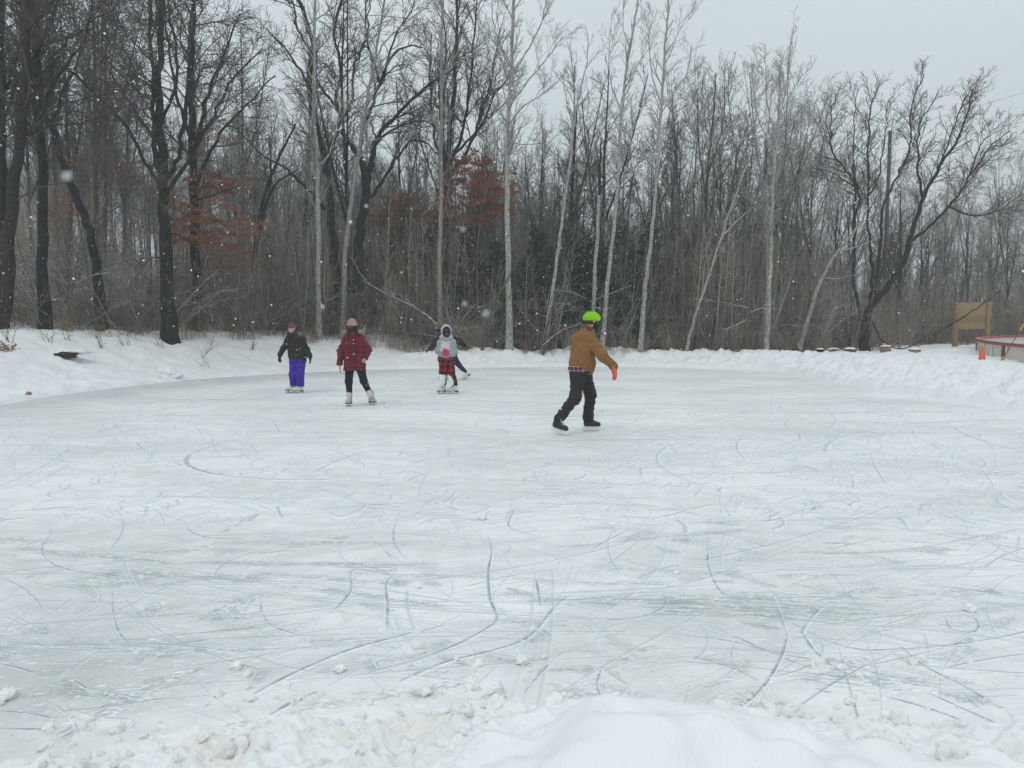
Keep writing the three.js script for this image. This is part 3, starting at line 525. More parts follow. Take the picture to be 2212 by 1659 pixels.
// centre
heroTree({ name: 'birch_tree', ox: 597, label: 'slim white birch behind the skater in purple trousers', D: 30, mat: MB.birch, twig: twigGrey, sp: SP_.birch, g: birchG,
  stems: [{ root: 1, p: [[192, 1520], [188, 1150], [186, 800], [172, 500], [172, 150], [176, -300]], w: [25, 11] }, { p: [[200, 740], [240, 690], [275, 560], [300, 470], [380, 440]], w: [9, 3], dz: 1 }] });
heroTree({ name: 'willow_tree', ox: 597, label: 'dark many-stemmed tree rising behind the skater in the maroon coat, left trunk', D: 32, mat: MB.oak, twig: twigDark, sp: SP_.oak, g: { from: 0.3, per: 3, len: [1.0, 2.6] }, kink: 0.03,
  stems: [{ root: 1, p: [[300, 1480], [272, 1280], [245, 950], [218, 740], [182, 560], [150, 400], [160, 200], [120, 60], [60, -150]], w: [42, 14], g: { from: 0.5 } }, { p: [[230, 720], [275, 580], [288, 530], [268, 460], [288, 300], [262, 130], [300, -50], [330, -250]], w: [20, 8] }, { p: [[285, 540], [330, 480], [360, 280], [400, 180], [420, 0]], w: [16, 5] },
    { p: [[160, 410], [90, 290], [20, 200], [-60, 120]], w: [14, 4] }, { p: [[155, 240], [100, 130], [70, 20], [40, -150]], w: [14, 5] }, { p: [[216, 940], [120, 830], [30, 750], [-60, 700], [-190, 570]], w: [15, 4], g: { from: 0.25, per: 1.2, len: [0.6, 1.5] } }, { p: [[280, 500], [200, 390], [170, 330]], w: [14, 7] }] });
heroTree({ name: 'willow_tree', ox: 597, label: 'dark tree with long arching limbs bending right, right trunk above the maroon coat', D: 31.5, mat: MB.oak, twig: twigDark, sp: SP_.oak, g: { from: 0.25, per: 3, len: [0.9, 2.4] }, kink: 0.03,
  stems: [{ root: 1, p: [[345, 1480], [370, 1200], [386, 980], [405, 820], [372, 700], [330, 640], [298, 585]], w: [54, 18], g: { from: 0.7 } }, { p: [[405, 830], [432, 700], [445, 630], [540, 520], [640, 420], [740, 345], [820, 300]], w: [28, 6] }, { p: [[440, 650], [485, 610], [570, 560], [660, 545], [720, 570]], w: [14, 4] },
    { p: [[425, 890], [500, 780], [560, 685], [610, 632], [690, 655], [740, 720]], w: [16, 4] }, { p: [[372, 700], [385, 590], [430, 480], [470, 350], [520, 250], [600, 205], [660, 215]], w: [20, 5] }, { p: [[462, 370], [436, 280], [408, 200], [406, 100], [400, -200]], w: [13, 5] }, { p: [[440, 440], [500, 330], [560, 290], [640, 330]], w: [9, 3] }, { p: [[445, 620], [430, 560], [440, 520], [470, 530]], w: [9, 4] }, { p: [[480, 360], [530, 170], [600, 60], [640, -100]], w: [10, 4] }] });
heroTree({ name: 'birch_tree', ox: 597, label: 'pale birch leaning right behind the skater in the maroon coat', D: 30.6, mat: MB.birchDull, twig: twigGrey, sp: SP_.birch, g: { ...birchG, from: 0.5 },
  stems: [{ root: 1, p: [[294, 1530], [310, 1150], [338, 900], [370, 700], [400, 500], [432, 330], [455, 200], [500, -60]], w: [24, 8] }, { p: [[432, 330], [480, 200], [600, 90], [660, 40]], w: [9, 3] }] });
heroTree({ name: 'birch_tree', ox: 597, label: 'upright pale birch directly above the skater in plaid trousers', D: 31, mat: MB.birchDull, twig: twigGrey, sp: SP_.birch, g: { ...birchG, from: 0.42 },
  stems: [{ root: 1, p: [[735, 1560], [736, 1200], [741, 900], [743, 600], [742, 350], [745, 150], [750, -100]], w: [24, 8] }, { p: [[743, 350], [780, 310], [850, 260], [930, 250]], w: [8, 3] }, { p: [[742, 330], [700, 250], [690, 150]], w: [7, 3] }] });
heroTree({ name: 'slender_tree', ox: 597, label: 'thin grey stem just right of the birch above the plaid trousers', D: 30.8, mat: MB.pale, twig: twigGrey, sp: SP_.sapling, g: { from: 0.5, per: 1.5, len: [0.4, 1] },
  stems: [{ root: 1, p: [[786, 1560], [784, 1250], [783, 1000], [775, 640], [772, 400]], w: [14, 6] }] });
heroTree({ name: 'slender_tree', ox: 597, label: 'thin pale stem leaning left of the birch above the plaid trousers', D: 30.2, mat: MB.pale, twig: twigGrey, sp: SP_.sapling, g: { from: 0.55, per: 2, len: [0.4, 1.1] },
  stems: [{ root: 1, p: [[703, 1560], [692, 1320], [676, 1130], [645, 900], [600, 780]], w: [13, 5] }] });
heroTree({ name: 'oak_tree', ox: 597, label: 'dark oak with a fan of upswept stems behind the rust-coloured leaf clump, centre', D: 35, mat: MB.oak, twig: twigDark, sp: SP_.oakThin, g: { from: 0.2, per: 3.6, len: [1.2, 2.8] }, kink: 0.03,
  stems: [{ root: 1, p: [[765, 1500], [762, 1100], [764, 800], [780, 600], [800, 400], [810, 200], [820, -150]], w: [34, 10], g: { from: 0.5 } }, { p: [[768, 760], [830, 620], [870, 400], [890, 150], [900, -100]], w: [17, 5] }, { p: [[766, 800], [860, 680], [930, 480], [980, 300], [1010, 120]], w: [17, 5] }, { p: [[764, 780], [710, 600], [690, 400], [700, 150]], w: [15, 5] },
    { p: [[790, 700], [900, 590], [1000, 400], [1060, 330]], w: [13, 4] }, { p: [[764, 740], [750, 500], [760, 250], [740, 0]], w: [14, 5] }] });
heroTree({ name: 'beech_sapling', ox: 597, label: 'young tree holding a broad clump of rust-brown dead leaves left of the tall white birch', D: 33, mat: MB.grey, twig: twigBrown, sp: SP_.sapling, g: { from: 0.15, per: 6, len: [0.9, 2.2] },
  stems: [{ root: 1, p: [[905, 1540], [900, 1200], [905, 900], [910, 700]], w: [14, 4] }, { p: [[903, 1000], [860, 860], [830, 800]], w: [6, 2] }, { p: [[904, 1000], [960, 880], [990, 800]], w: [6, 2] }],
  leaves: [[905, 770, 80, 1100], [880, 860, 95, 1300, 0.5], [950, 850, 95, 1300], [840, 930, 95, 900], [960, 950, 90, 800], [900, 980, 95, 800], [995, 810, 55, 400], [830, 800, 55, 350], [905, 705, 45, 350], [1000, 930, 60, 350], [780, 960, 70, 350]] });
heroTree({ name: 'beech_sapling', ox: 597, label: 'young tree with thin rust-brown leaves behind the right dark arching tree', D: 33.5, mat: MB.grey, twig: twigBrown, sp: SP_.sapling, g: { from: 0.12, per: 6, len: [0.9, 2.2] }, leafMat: leafMat2,
  stems: [{ root: 1, p: [[560, 1540], [556, 1250], [570, 1000], [600, 860]], w: [12, 4] }, { p: [[558, 1150], [500, 1000], [470, 960]], w: [6, 2] }],
  leaves: [[600, 920, 110, 900], [540, 960, 90, 600], [480, 1000, 90, 400], [660, 900, 80, 450], [590, 1190, 100, 700], [650, 1200, 90, 400], [450, 1270, 90, 450], [520, 1260, 80, 350], [620, 1020, 110, 500], [400, 1290, 80, 250]] });
heroTree({ name: 'birch_tree', ox: 597, label: 'tallest white birch, left of the brown jacket, rising past the top', D: 30, mat: MB.birch, twig: twigGrey, sp: SP_.birch, g: { ...birchG, from: 0.45, len: [0.9, 2.6], per: 3.4 },
  stems: [{ root: 1, p: [[1047, 1580], [1044, 1200], [1038, 850], [1041, 600], [1058, 330], [1066, 80], [1076, -250]], w: [29, 10] }, { p: [[1050, 480], [1120, 380], [1220, 260], [1290, 160]], w: [9, 3], dz: 0.8 }, { p: [[1046, 560], [1110, 480], [1190, 430], [1270, 360]], w: [9, 3], dz: -0.8 }, { p: [[1058, 330], [1140, 210], [1200, 80], [1220, -60]], w: [9, 3] }, { p: [[1060, 300], [1000, 180], [970, 60], [980, -80]], w: [8, 3] }, { p: [[1042, 640], [1120, 650], [1240, 640]], w: [7, 3], dz: 1 }, { p: [[1040, 560], [1010, 500], [990, 420], [960, 330]], w: [7, 3] }] });
heroTree({ name: 'leaning_pole', ox: 597, label: 'short bare pole leaning right out of the snow below the tallest birch', category: 'dead tree', D: 29.6, mat: MB.pale, twig: twigGrey, sp: SP_.sapling, g: { from: 0.7, per: 1.5, len: [0.3, 0.7] },
  stems: [{ root: 1, p: [[918, 1590], [945, 1480], [990, 1350], [1035, 1270], [1080, 1180]], w: [17, 7] }] });
heroTree({ name: 'fallen_limb', ox: 597, label: 'pale fallen limb slanting down to the right above the maroon coat, bare of snow', category: 'branch', D: 29.6, mat: MB.birchDull, twig: twigGrey, sp: SP_.sapling, g: { from: 0.2, per: 1, len: [0.3, 0.9] },
  stems: [{ p: [[735, 1470], [650, 1400], [560, 1350], [470, 1310], [400, 1260], [330, 1150]], w: [9, 3] }, { p: [[640, 1392], [560, 1330], [480, 1300]], w: [5, 2] }] });
// right of centre: birches
const zr = { ox: 1062 };
heroTree({ name: 'birch_tree', ...zr, label: 'white birch leaning right, first one right of the tallest birch', D: 30.3, mat: MB.birch, twig: twigGrey, sp: SP_.birch, g: { ...birchG, from: 0.5, len: [0.5, 1.3] },
  stems: [{ root: 1, p: [[222, 1580], [268, 1370], [298, 1130], [330, 900], [358, 680], [374, 520]], w: [20, 9], g: { from: 0.6, per: 1.2 } }, { p: [[374, 520], [372, 400], [360, 300], [350, 200]], w: [7, 3] }, { p: [[374, 520], [400, 400], [430, 280], [432, 150]], w: [8, 3] }, { p: [[376, 500], [430, 430], [480, 370]], w: [6, 2] }, { p: [[370, 560], [330, 420], [320, 330]], w: [5, 2] }] });
heroTree({ name: 'slender_tree', ...zr, label: 'split pale stem at the foot of the leaning birch', D: 30.1, mat: MB.pale, twig: twigGrey, sp: SP_.sapling, g: { from: 0.7, per: 1, len: [0.3, 0.7] }, stems: [{ root: 1, p: [[228, 1580], [245, 1500], [268, 1400], [300, 1290]], w: [12, 5] }, { p: [[232, 1560], [232, 1440], [245, 1370]], w: [8, 3] }] });
heroTree({ name: 'fallen_limb', ...zr, label: 'crooked pale branch lying across the brush left of the brown jacket', category: 'branch', D: 29.6, mat: MB.birchDull, twig: twigGrey, sp: SP_.sapling, g: { from: 0.3, per: 1.5, len: [0.3, 0.6] }, stems: [{ p: [[232, 1555], [270, 1520], [310, 1490], [345, 1475], [410, 1450]], w: [8, 3] }] });
heroTree({ name: 'birch_tree', ...zr, label: 'white birch with broken dark top just above the lime green hat', D: 30.6, mat: MB.birch, twig: twigDark, sp: SP_.birch, g: { from: 0.75, per: 2.5, len: [0.5, 1.2] },
  stems: [{ root: 1, p: [[455, 1580], [458, 1380], [474, 1080], [484, 880]], w: [21, 14], g: { from: 0.8, per: 1 } }, { p: [[484, 900], [488, 760], [492, 620]], w: [14, 6], mat: MB.oak, g: { from: 0.5 } }, { p: [[486, 850], [520, 820], [560, 780], [580, 700]], w: [9, 4], mat: MB.oak }, { p: [[486, 800], [478, 720], [465, 650]], w: [6, 3], mat: MB.oak }] });
heroTree({ name: 'birch_tree', ...zr, label: 'tall slim birch right of the lime green hat, curving up to a wispy top', D: 30, mat: MB.birch, twig: twigGrey, sp: SP_.birch, g: { ...birchG, from: 0.45, len: [0.6, 1.6], per: 4 },
  stems: [{ root: 1, p: [[495, 1580], [518, 1310], [545, 1080], [568, 820], [584, 520], [620, 230], [650, 60], [672, -80]], w: [22, 6] }, { p: [[585, 500], [540, 380], [530, 200], [540, 60]], w: [7, 2] }, { p: [[600, 400], [660, 290], [720, 200]], w: [6, 2] }, { p: [[625, 220], [590, 120], [600, 0]], w: [6, 2] }] });
heroTree({ name: 'birch_tree', ...zr, label: 'birch with white lower trunk right of the man in the brown jacket, high wispy crown', D: 30.4, mat: MB.birch, twig: twigGrey, sp: SP_.birch, g: { ...birchG, from: 0.45, len: [0.6, 1.8], per: 4 },
  stems: [{ root: 1, p: [[668, 1590], [690, 1300], [714, 1110], [735, 880], [757, 580], [776, 260], [792, 80], [800, -60]], w: [24, 6] }, { p: [[760, 520], [820, 420], [880, 330], [900, 200]], w: [7, 2] }, { p: [[764, 480], [720, 330], [710, 180], [730, 40]], w: [7, 2] }, { p: [[776, 260], [830, 170], [880, 60]], w: [6, 2] }] });
heroTree({ name: 'slender_tree', ...zr, label: 'thin grey stem with a dark crooked top right of the white-legged birch', D: 30.8, mat: MB.grey, twig: twigDark, sp: SP_.oakThin, g: { from: 0.4, per: 2, len: [0.5, 1.2] },
  stems: [{ root: 1, p: [[702, 1580], [722, 1300], [748, 1160], [770, 1040], [758, 920], [820, 810], [880, 730]], w: [13, 4] }, { p: [[765, 1060], [820, 960], [900, 860]], w: [6, 2] }, { p: [[760, 1000], [720, 900], [690, 840]], w: [6, 2] }] });
heroTree({ name: 'birch_tree', ...zr, label: 'long thin birch leaning strongly right, middle of the right-hand woods', D: 30.2, mat: MB.birch, twig: twigPale, sp: SP_.birch, g: { ...birchG, from: 0.6, len: [0.4, 1.1] },
  stems: [{ root: 1, p: [[868, 1580], [910, 1440], [962, 1290], [1030, 1080], [1100, 870], [1160, 715]], w: [17, 6] }, { p: [[1035, 1065], [1120, 980], [1240, 880]], w: [8, 3] }, { p: [[1000, 1180], [1060, 1080], [1100, 1040]], w: [4, 2] }] });
heroTree({ name: 'slender_tree', ...zr, label: 'thin pale stem bending upright beside the strongly leaning birch', D: 31.4, mat: MB.pale, twig: twigGrey, sp: SP_.sapling, g: { from: 0.4, per: 2.2, len: [0.4, 1] }, stems: [{ root: 1, p: [[896, 1580], [915, 1380], [940, 1180], [946, 950], [945, 720]], w: [12, 5] }] });
heroTree({ name: 'slender_tree', ...zr, label: 'bundle of upswept grey stems, tree topping out against the sky right of centre', D: 33, mat: MB.grey, twig: twigGrey, sp: SP_.birch, g: { ...birchG, from: 0.3, per: 3 },
  stems: [{ root: 1, p: [[950, 1540], [958, 1100], [975, 750], [1000, 480], [1010, 330]], w: [17, 5] }, { p: [[965, 900], [930, 600], [925, 380]], w: [8, 2] }, { p: [[972, 800], [1040, 560], [1050, 300]], w: [8, 2] }] });
heroTree({ name: 'birch_tree', ...zr, label: 'straight white birch with black scars, left of the leaning dead birch at right', D: 30, mat: MB.birch, twig: twigGrey, sp: SP_.birch, g: { ...birchG, from: 0.35, per: 4, len: [0.6, 1.9] },
  stems: [{ root: 1, p: [[1236, 1590], [1247, 1380], [1256, 1080], [1268, 800], [1284, 600], [1296, 420], [1300, 300]], w: [23, 7] }, { p: [[1286, 580], [1320, 420], [1352, 180], [1360, 130]], w: [8, 2] }, { p: [[1280, 640], [1240, 450], [1230, 230]], w: [7, 2] }, { p: [[1276, 700], [1190, 500], [1170, 280]], w: [7, 2] }, { p: [[1290, 520], [1360, 400], [1400, 330]], w: [6, 2] }, { p: [[1262, 1100], [1234, 1000], [1236, 900]], w: [6, 2] }] });
heroTree({ name: 'slender_tree', ...zr, label: 'second thin stem crowding the scarred white birch on its left', D: 30.3, mat: MB.birchDull, twig: twigGrey, sp: SP_.birch, g: { ...birchG, from: 0.4, len: [0.5, 1.3] }, stems: [{ root: 1, p: [[1222, 1590], [1236, 1380], [1240, 1100], [1215, 800], [1180, 560], [1160, 330]], w: [13, 4] }] });
// right
const zq = { ox: 1592.6 };
heroTree({ name: 'dead_birch', ...zq, label: 'dead pale birch bent far over to the right with bare side branches', category: 'dead tree', D: 29.8, mat: MB.birchDull, twig: twigPale, sp: SP_.sapling, g: { from: 0.7, per: 1, len: [0.4, 0.9] },
  stems: [{ root: 1, p: [[268, 1590], [318, 1440], [368, 1280], [438, 1150], [500, 1075], [555, 1000], [592, 930]], w: [21, 6] }, { p: [[462, 1130], [540, 1110], [600, 1085], [650, 1065]], w: [8, 3] }, { p: [[388, 1250], [450, 1255], [540, 1235]], w: [6, 3] }, { p: [[545, 1000], [590, 985], [640, 930]], w: [6, 2] }] });
heroTree({ name: 'maple_tree', ...zq, label: 'wide dark tree with many rising limbs left of the wooden board', D: 31, mat: MB.maple, twig: twigBrown, sp: SP_.oakThin, g: { from: 0.25, per: 6.5, len: [0.7, 1.9] }, kink: 0.03,
  stems: [{ root: 1, p: [[576, 1590], [578, 1450], [604, 1370], [655, 1320], [740, 1190], [790, 1040], [832, 900], [915, 740], [1000, 600], [1060, 400]], w: [40, 6], g: { from: 0.55 } }, { p: [[574, 1470], [545, 1390], [522, 1200], [525, 1040], [545, 860], [500, 780], [430, 690], [420, 560], [440, 420]], w: [18, 4], g: { from: 0.45 } }, { p: [[585, 1440], [605, 1280], [600, 1130], [588, 1000], [592, 700], [605, 500], [640, 370]], w: [18, 4], g: { from: 0.45 } },
    { p: [[590, 880], [640, 790], [660, 640], [680, 450]], w: [9, 3] }, { p: [[620, 1350], [640, 1100], [655, 940], [720, 790], [785, 660], [782, 500], [840, 330]], w: [14, 4], g: { from: 0.5 } }, { p: [[834, 890], [812, 700], [826, 560], [900, 420]], w: [13, 3] }, { p: [[760, 1110], [850, 1030], [960, 920], [1050, 790], [1140, 660], [1230, 590]], w: [16, 4], g: { from: 0.35 } }, { p: [[950, 930], [1060, 970], [1180, 945], [1290, 870]], w: [9, 3] }, { p: [[1050, 790], [1090, 660], [1180, 560]], w: [8, 3] }, { p: [[540, 850], [470, 800], [380, 760]], w: [7, 2] }, { p: [[915, 735], [1010, 480], [1070, 370]], w: [8, 3] }, { p: [[525, 1040], [530, 850], [520, 640], [545, 400]], w: [12, 3] }] });
heroTree({ name: 'fallen_limb', ...zq, label: 'dark bare limb crossing in front of the wooden board', category: 'branch', D: 28.2, mat: MB.oak, twig: twigDark, sp: SP_.sapling, g: { from: 0.05, per: 1, len: [0.2, 0.5] }, stems: [{ p: [[880, 1510], [970, 1455], [1060, 1400], [1125, 1355], [1185, 1310]], w: [6, 4] }] });
heroTree({ name: 'fallen_limb', ...zq, label: 'thin dark pole propped against the dead birch at its foot', category: 'branch', D: 29.2, mat: MB.grey, twig: twigGrey, sp: SP_.sapling, g: { from: 0.5, per: 1, len: [0.2, 0.5] }, stems: [{ p: [[288, 1592], [330, 1510], [380, 1420], [415, 1350]], w: [8, 3] }] });
heroTree({ name: 'fallen_limb', ...zq, label: 'low dark arching branch dipping to the snow left of the wooden board', category: 'branch', D: 30, mat: MB.oak, twig: twigDark, sp: SP_.sapling, g: { from: 0.2, per: 1.2, len: [0.3, 0.7] }, stems: [{ p: [[610, 1450], [650, 1530], [730, 1570], [800, 1550], [870, 1500]], w: [9, 3] }] });

// ---------------------------------------------------------------- trees further in: prototypes with their own trunk and crown, then copies
function prototype(name, h, r, material, twig, sp, g, lean, forks = 0) {
  const t = new THREE.Group(); const crown = new Tubes(), trunk = new Tubes();
  const pts = []; let x = 0, z = 0; for (let k = 0; k <= 9; k++) { pts.push(V(x, -0.3 + (h + 0.3) * k / 9, z)); x += R(-0.07, 0.07) + lean * h / 9; z += R(-0.07, 0.07); }
  const rad = pts.map((q, k) => Math.max(0.01, r * (1 - 0.85 * k / 9) * (k ? 1 : 1.3)));
  trunk.tube(pts, rad, 7, 0.1); clothe(crown, pts, rad, g, sp);
  for (let f = 0; f < forks; f++) {
    const i = 3 + f, d = turned(UPV, R(0.25, 0.5), R(0, TAU)), q = [pts[i].clone()]; for (let k = 1; k < 6; k++) { d.y += 0.12; d.normalize(); q.push(q[k - 1].clone().addScaledVector(d, h * 0.11)); }
    const rr = q.map((_, k) => rad[i] * 0.65 * (1 - 0.13 * k)); trunk.tube(q, rr, 6, 0.1); clothe(crown, q, rr, { ...g, from: 0.2 }, sp);
  }
  part('trunk', trunk.geometry(), material, t); part('crown', crown.geometry(), twig, t);
  t.userData.h = h; t.name = name; return t;
}
rnd = rngOf(99);
const proto = {
  darkTall: [0, 1].map(k => prototype('forest_tree', 13, 0.13, MB.oak, twigDark, SP_.oakThin, { from: 0.3, per: 3.2, len: [0.9, 2.3] }, R(-0.03, 0.03), 2)),
  greyTall: [0, 1, 2].map(k => prototype('forest_tree', 11.5, 0.075, MB.grey, twigGrey, SP_.birch, { from: 0.3, per: 5.5, len: [0.6, 1.6], up: 0.4 }, R(-0.03, 0.04), k === 1 ? 1 : 0)),
  pole: [0, 1, 2].map(k => prototype('forest_sapling', 6.5, 0.04, k ? MB.grey : MB.pale, twigGrey, SP_.sapling, { from: 0.25, per: 2.6, len: [0.4, 1.1], up: 0.3 }, R(-0.05, 0.07))),
  brushy: [0, 1, 2].map(k => prototype('forest_tree', 8.5, 0.1, MB.grey, k === 1 ? twigBrown : twigGrey, SP_.oakThin, { from: 0.18, per: 3.6, len: [0.9, 2.2], taper: 0.35, up: 0.3 }, R(-0.04, 0.04), 5)),
  brownPole: [0, 1].map(k => prototype('forest_sapling', 6, 0.045, MB.oakBrown, twigBrown, SP_.sapling, { from: 0.2, per: 3, len: [0.5, 1.2], up: 0.2 }, R(-0.05, 0.05))),
};
const sections = [[0, 300, 'in the dark woods at far left'], [300, 680, 'in the woods between the large forked oak and the first birch'], [680, 960, 'in the woods behind the dark arching trees'], [960, 1160, 'behind the tallest white birch'], [1160, 1400, 'in the woods above the lime green hat'], [1400, 1680, 'among the birches right of the brown jacket'], [1680, 1960, 'behind the bent dead birch at right'], [1960, 2212, 'behind the wooden board at far right']];
const colourWord = { darkTall: 'dark bare tree', greyTall: 'grey bare tree', brushy: 'round-crowned bare tree', pole: 'thin pale sapling', brownPole: 'thin brown sapling' };
const used = new Set();
function plant(kind, px, D, scale) {
  const list = proto[kind], src = list[Math.floor(rnd() * list.length)], p = at(px, 700, D); p.y = landHeight(p.x, p.z) - 0.05;
  const o = used.has(src) ? src.clone() : src; used.add(src);
  o.name = numbered(src.userData.base || (src.userData.base = src.name)); delete o.userData.base; scene.add(o); o.position.copy(p); { const l = /ole/.test(kind) ? 0.16 : 0.05; o.rotation.set(R(-l, l), R(0, TAU), R(-l, l)); }; o.scale.setScalar(scale);
  const s = sections.find(q => px < q[1]) || sections[7], lab = `${colourWord[kind]} ${s[2]}`;
  o.userData = {}; tag(o, lab, 'tree', `${colourWord[kind]}s ${s[2]}`); return o;
}
rnd = rngOf(4242);
for (let k = 0; k < 14; k++) plant('darkTall', k < 10 ? (k < 6 ? R(-20, 420) : R(420, 900)) : R(900, 1300), R(32, 48), R(0.75, 1.2));
for (let k = 0; k < 9; k++) plant('darkTall', R(1650, 2200), R(39, 52), R(0.45, 0.65));
for (let k = 0; k < 14; k++) plant('greyTall', R(560, 1150), R(33, 46), R(0.6, 1.0));
for (let k = 0; k < 36; k++) plant('greyTall', R(1130, 1720), R(32, 45), R(0.55, 0.95));
for (let k = 0; k < 8; k++) plant('greyTall', R(1720, 2200), R(39, 48), R(0.45, 0.68));
for (let k = 0; k < 66; k++) plant('pole', R(640, 1840), R(30.4, 36), R(0.5, 1.05));
for (let k = 0; k < 34; k++) plant('brownPole', k < 18 ? R(200, 900) : R(1500, 1880), R(31, 40), R(0.5, 1.0));

for (const [u, D, k] of [[1240, 37, 0.95], [1330, 39, 1], [1405, 37, 1.05], [1465, 36, 1.05], [1520, 38, 1.15], [1560, 36, 1.1], [1600, 39, 1.2], [1640, 37, 1.15], [1680, 38, 1.2], [1715, 40, 1.15], [1750, 38, 1.05], [1795, 42, 1], [1840, 44, 1], [1890, 46, 1], [1940, 44, 0.9], [1990, 47, 0.95], [2040, 46, 1], [2090, 45, 0.95], [2130, 48, 1.05], [2175, 46, 1], [2210, 49, 1.1], [1170, 38, 0.9], [1060, 40, 0.95], [620, 38, 0.9], [520, 40, 1]]) plant('brushy', u, D, k);
// evergreens whose dark green shows between the birches
{
  rnd = rngOf(808);
  const make = h => {
    const t = new THREE.Group(), tr = new Tubes(), cr = new Tubes();
    tr.tube([V(0, -0.3, 0), V(0.05, h * 0.5, 0), V(0, h, 0)], [0.11, 0.07, 0.012], 7); part('trunk', tr.geometry(), MB.oakBrown, t);
    for (let y = 0.4; y < h; y += 0.2) { const n = 7; for (let k = 0; k < n; k++) {
      const a = R(0, TAU), l = (1 - y / h) * 1.5 * R(0.6, 1.15) + 0.15; if (rnd() < 0.15) continue;
      for (let q = 0; q < l * 34; q++) { const f = R(0.15, 1), x = Math.cos(a) * l * f + R(-0.12, 0.12), z = Math.sin(a) * l * f + R(-0.12, 0.12), yy = y - f * l * 0.18 + R(-0.08, 0.08) + f * f * 0.15, s = R(0.09, 0.2), d = V(Math.cos(a) + R(-0.7, 0.7), R(-0.5, 0.5), Math.sin(a) + R(-0.7, 0.7)).normalize(), e = turned(d, 1.57, R(0, TAU)), nn = V().crossVectors(d, e), w = 0.026;
        cr.quad([x - e.x * w, yy - e.y * w, z - e.z * w], [x + d.x * s - e.x * w, yy + d.y * s - e.y * w, z + d.z * s - e.z * w], [x + d.x * s + e.x * w, yy + d.y * s + e.y * w, z + d.z * s + e.z * w], [x + e.x * w, yy + e.y * w, z + e.z * w], [nn.x, nn.y, nn.z]); }
    } }
    part('crown', cr.geometry(), needleMat, t); return t;
  };
  const e = [make(5.5), make(4.6)]; let first = [1, 1];
  const at5 = [[1010, 33, 0.9], [1075, 32.6, 1.0], [1100, 32, 0.75], [1135, 31.6, 0.85], [1160, 32.4, 0.95], [1190, 31.8, 0.95], [1222, 32.6, 1.0], [1248, 31.7, 0.85], [1270, 32.3, 0.9], [1300, 32, 1.0], [1345, 32.4, 0.95], [1375, 31.9, 0.8], [1400, 33, 1.0], [1440, 34, 0.9], [860, 35, 0.9], [800, 36, 0.8], [940, 36, 1], [1500, 38, 0.9], [580, 38, 0.8], [1560, 39, 0.8]];
  at5.forEach(([px, D, s], i) => { const k = i % 2, o = first[k] ? e[k] : e[k].clone(); first[k] = 0; o.name = numbered('evergreen_tree'); const p = at(px, 700, D); p.y = landHeight(p.x, p.z); o.position.copy(p); o.rotation.y = R(0, TAU); o.scale.setScalar(s); scene.add(o); tag(o, 'dark green evergreen deep between the grey trunks in the middle of the woods', 'evergreen', 'evergreens among the bare trees'); });
}
// deep woods that read as one mass
{
  rnd = rngOf(31);
  const merged = [...proto.darkTall, ...proto.greyTall.slice(0, 2)].map(t => { const a = t.children[0].geometry, b = t.children[1].geometry; return mergeGeometries([a, b]); });
  const deep = [mat(0.15, 0.13, 0.118), mat(0.15, 0.13, 0.118), mat(0.25, 0.238, 0.22), mat(0.25, 0.238, 0.22)];
  const q = new THREE.Object3D();
  merged.forEach((g, k) => {
    const n = k < 2 ? 130 : 120, im = new THREE.InstancedMesh(g, deep[k], n);
    for (let i = 0; i < n; i++) {
      const D = 44 + 50 * rnd(), u = k < 2 ? (rnd() < 0.65 ? R(-100, 1150) : R(1150, 2320)) : (rnd() < 0.7 ? R(900, 2320) : R(-100, 900)), p = at(u, 700, D), right = smooth(1300, 2000, u);
      q.position.set(p.x, landHeight(p.x, p.z) - 0.1, p.z); q.rotation.set(R(-0.04, 0.04), R(0, TAU), R(-0.05, 0.05)); q.scale.setScalar(R(0.6, 1.05) * lerp(1, 0.72, right) * (k < 2 ? 1 : 1.05)); q.updateMatrix(); im.setMatrixAt(i, q.matrix); const c = R(0.75, 1.25); im.setColorAt(i, col(c, c, c));
    }
    stuff('far_woods', k < 2 ? 'dark mass of far bare woods behind the trees' : 'grey mass of far bare woods behind the birches', 'woods', im);
  });
}
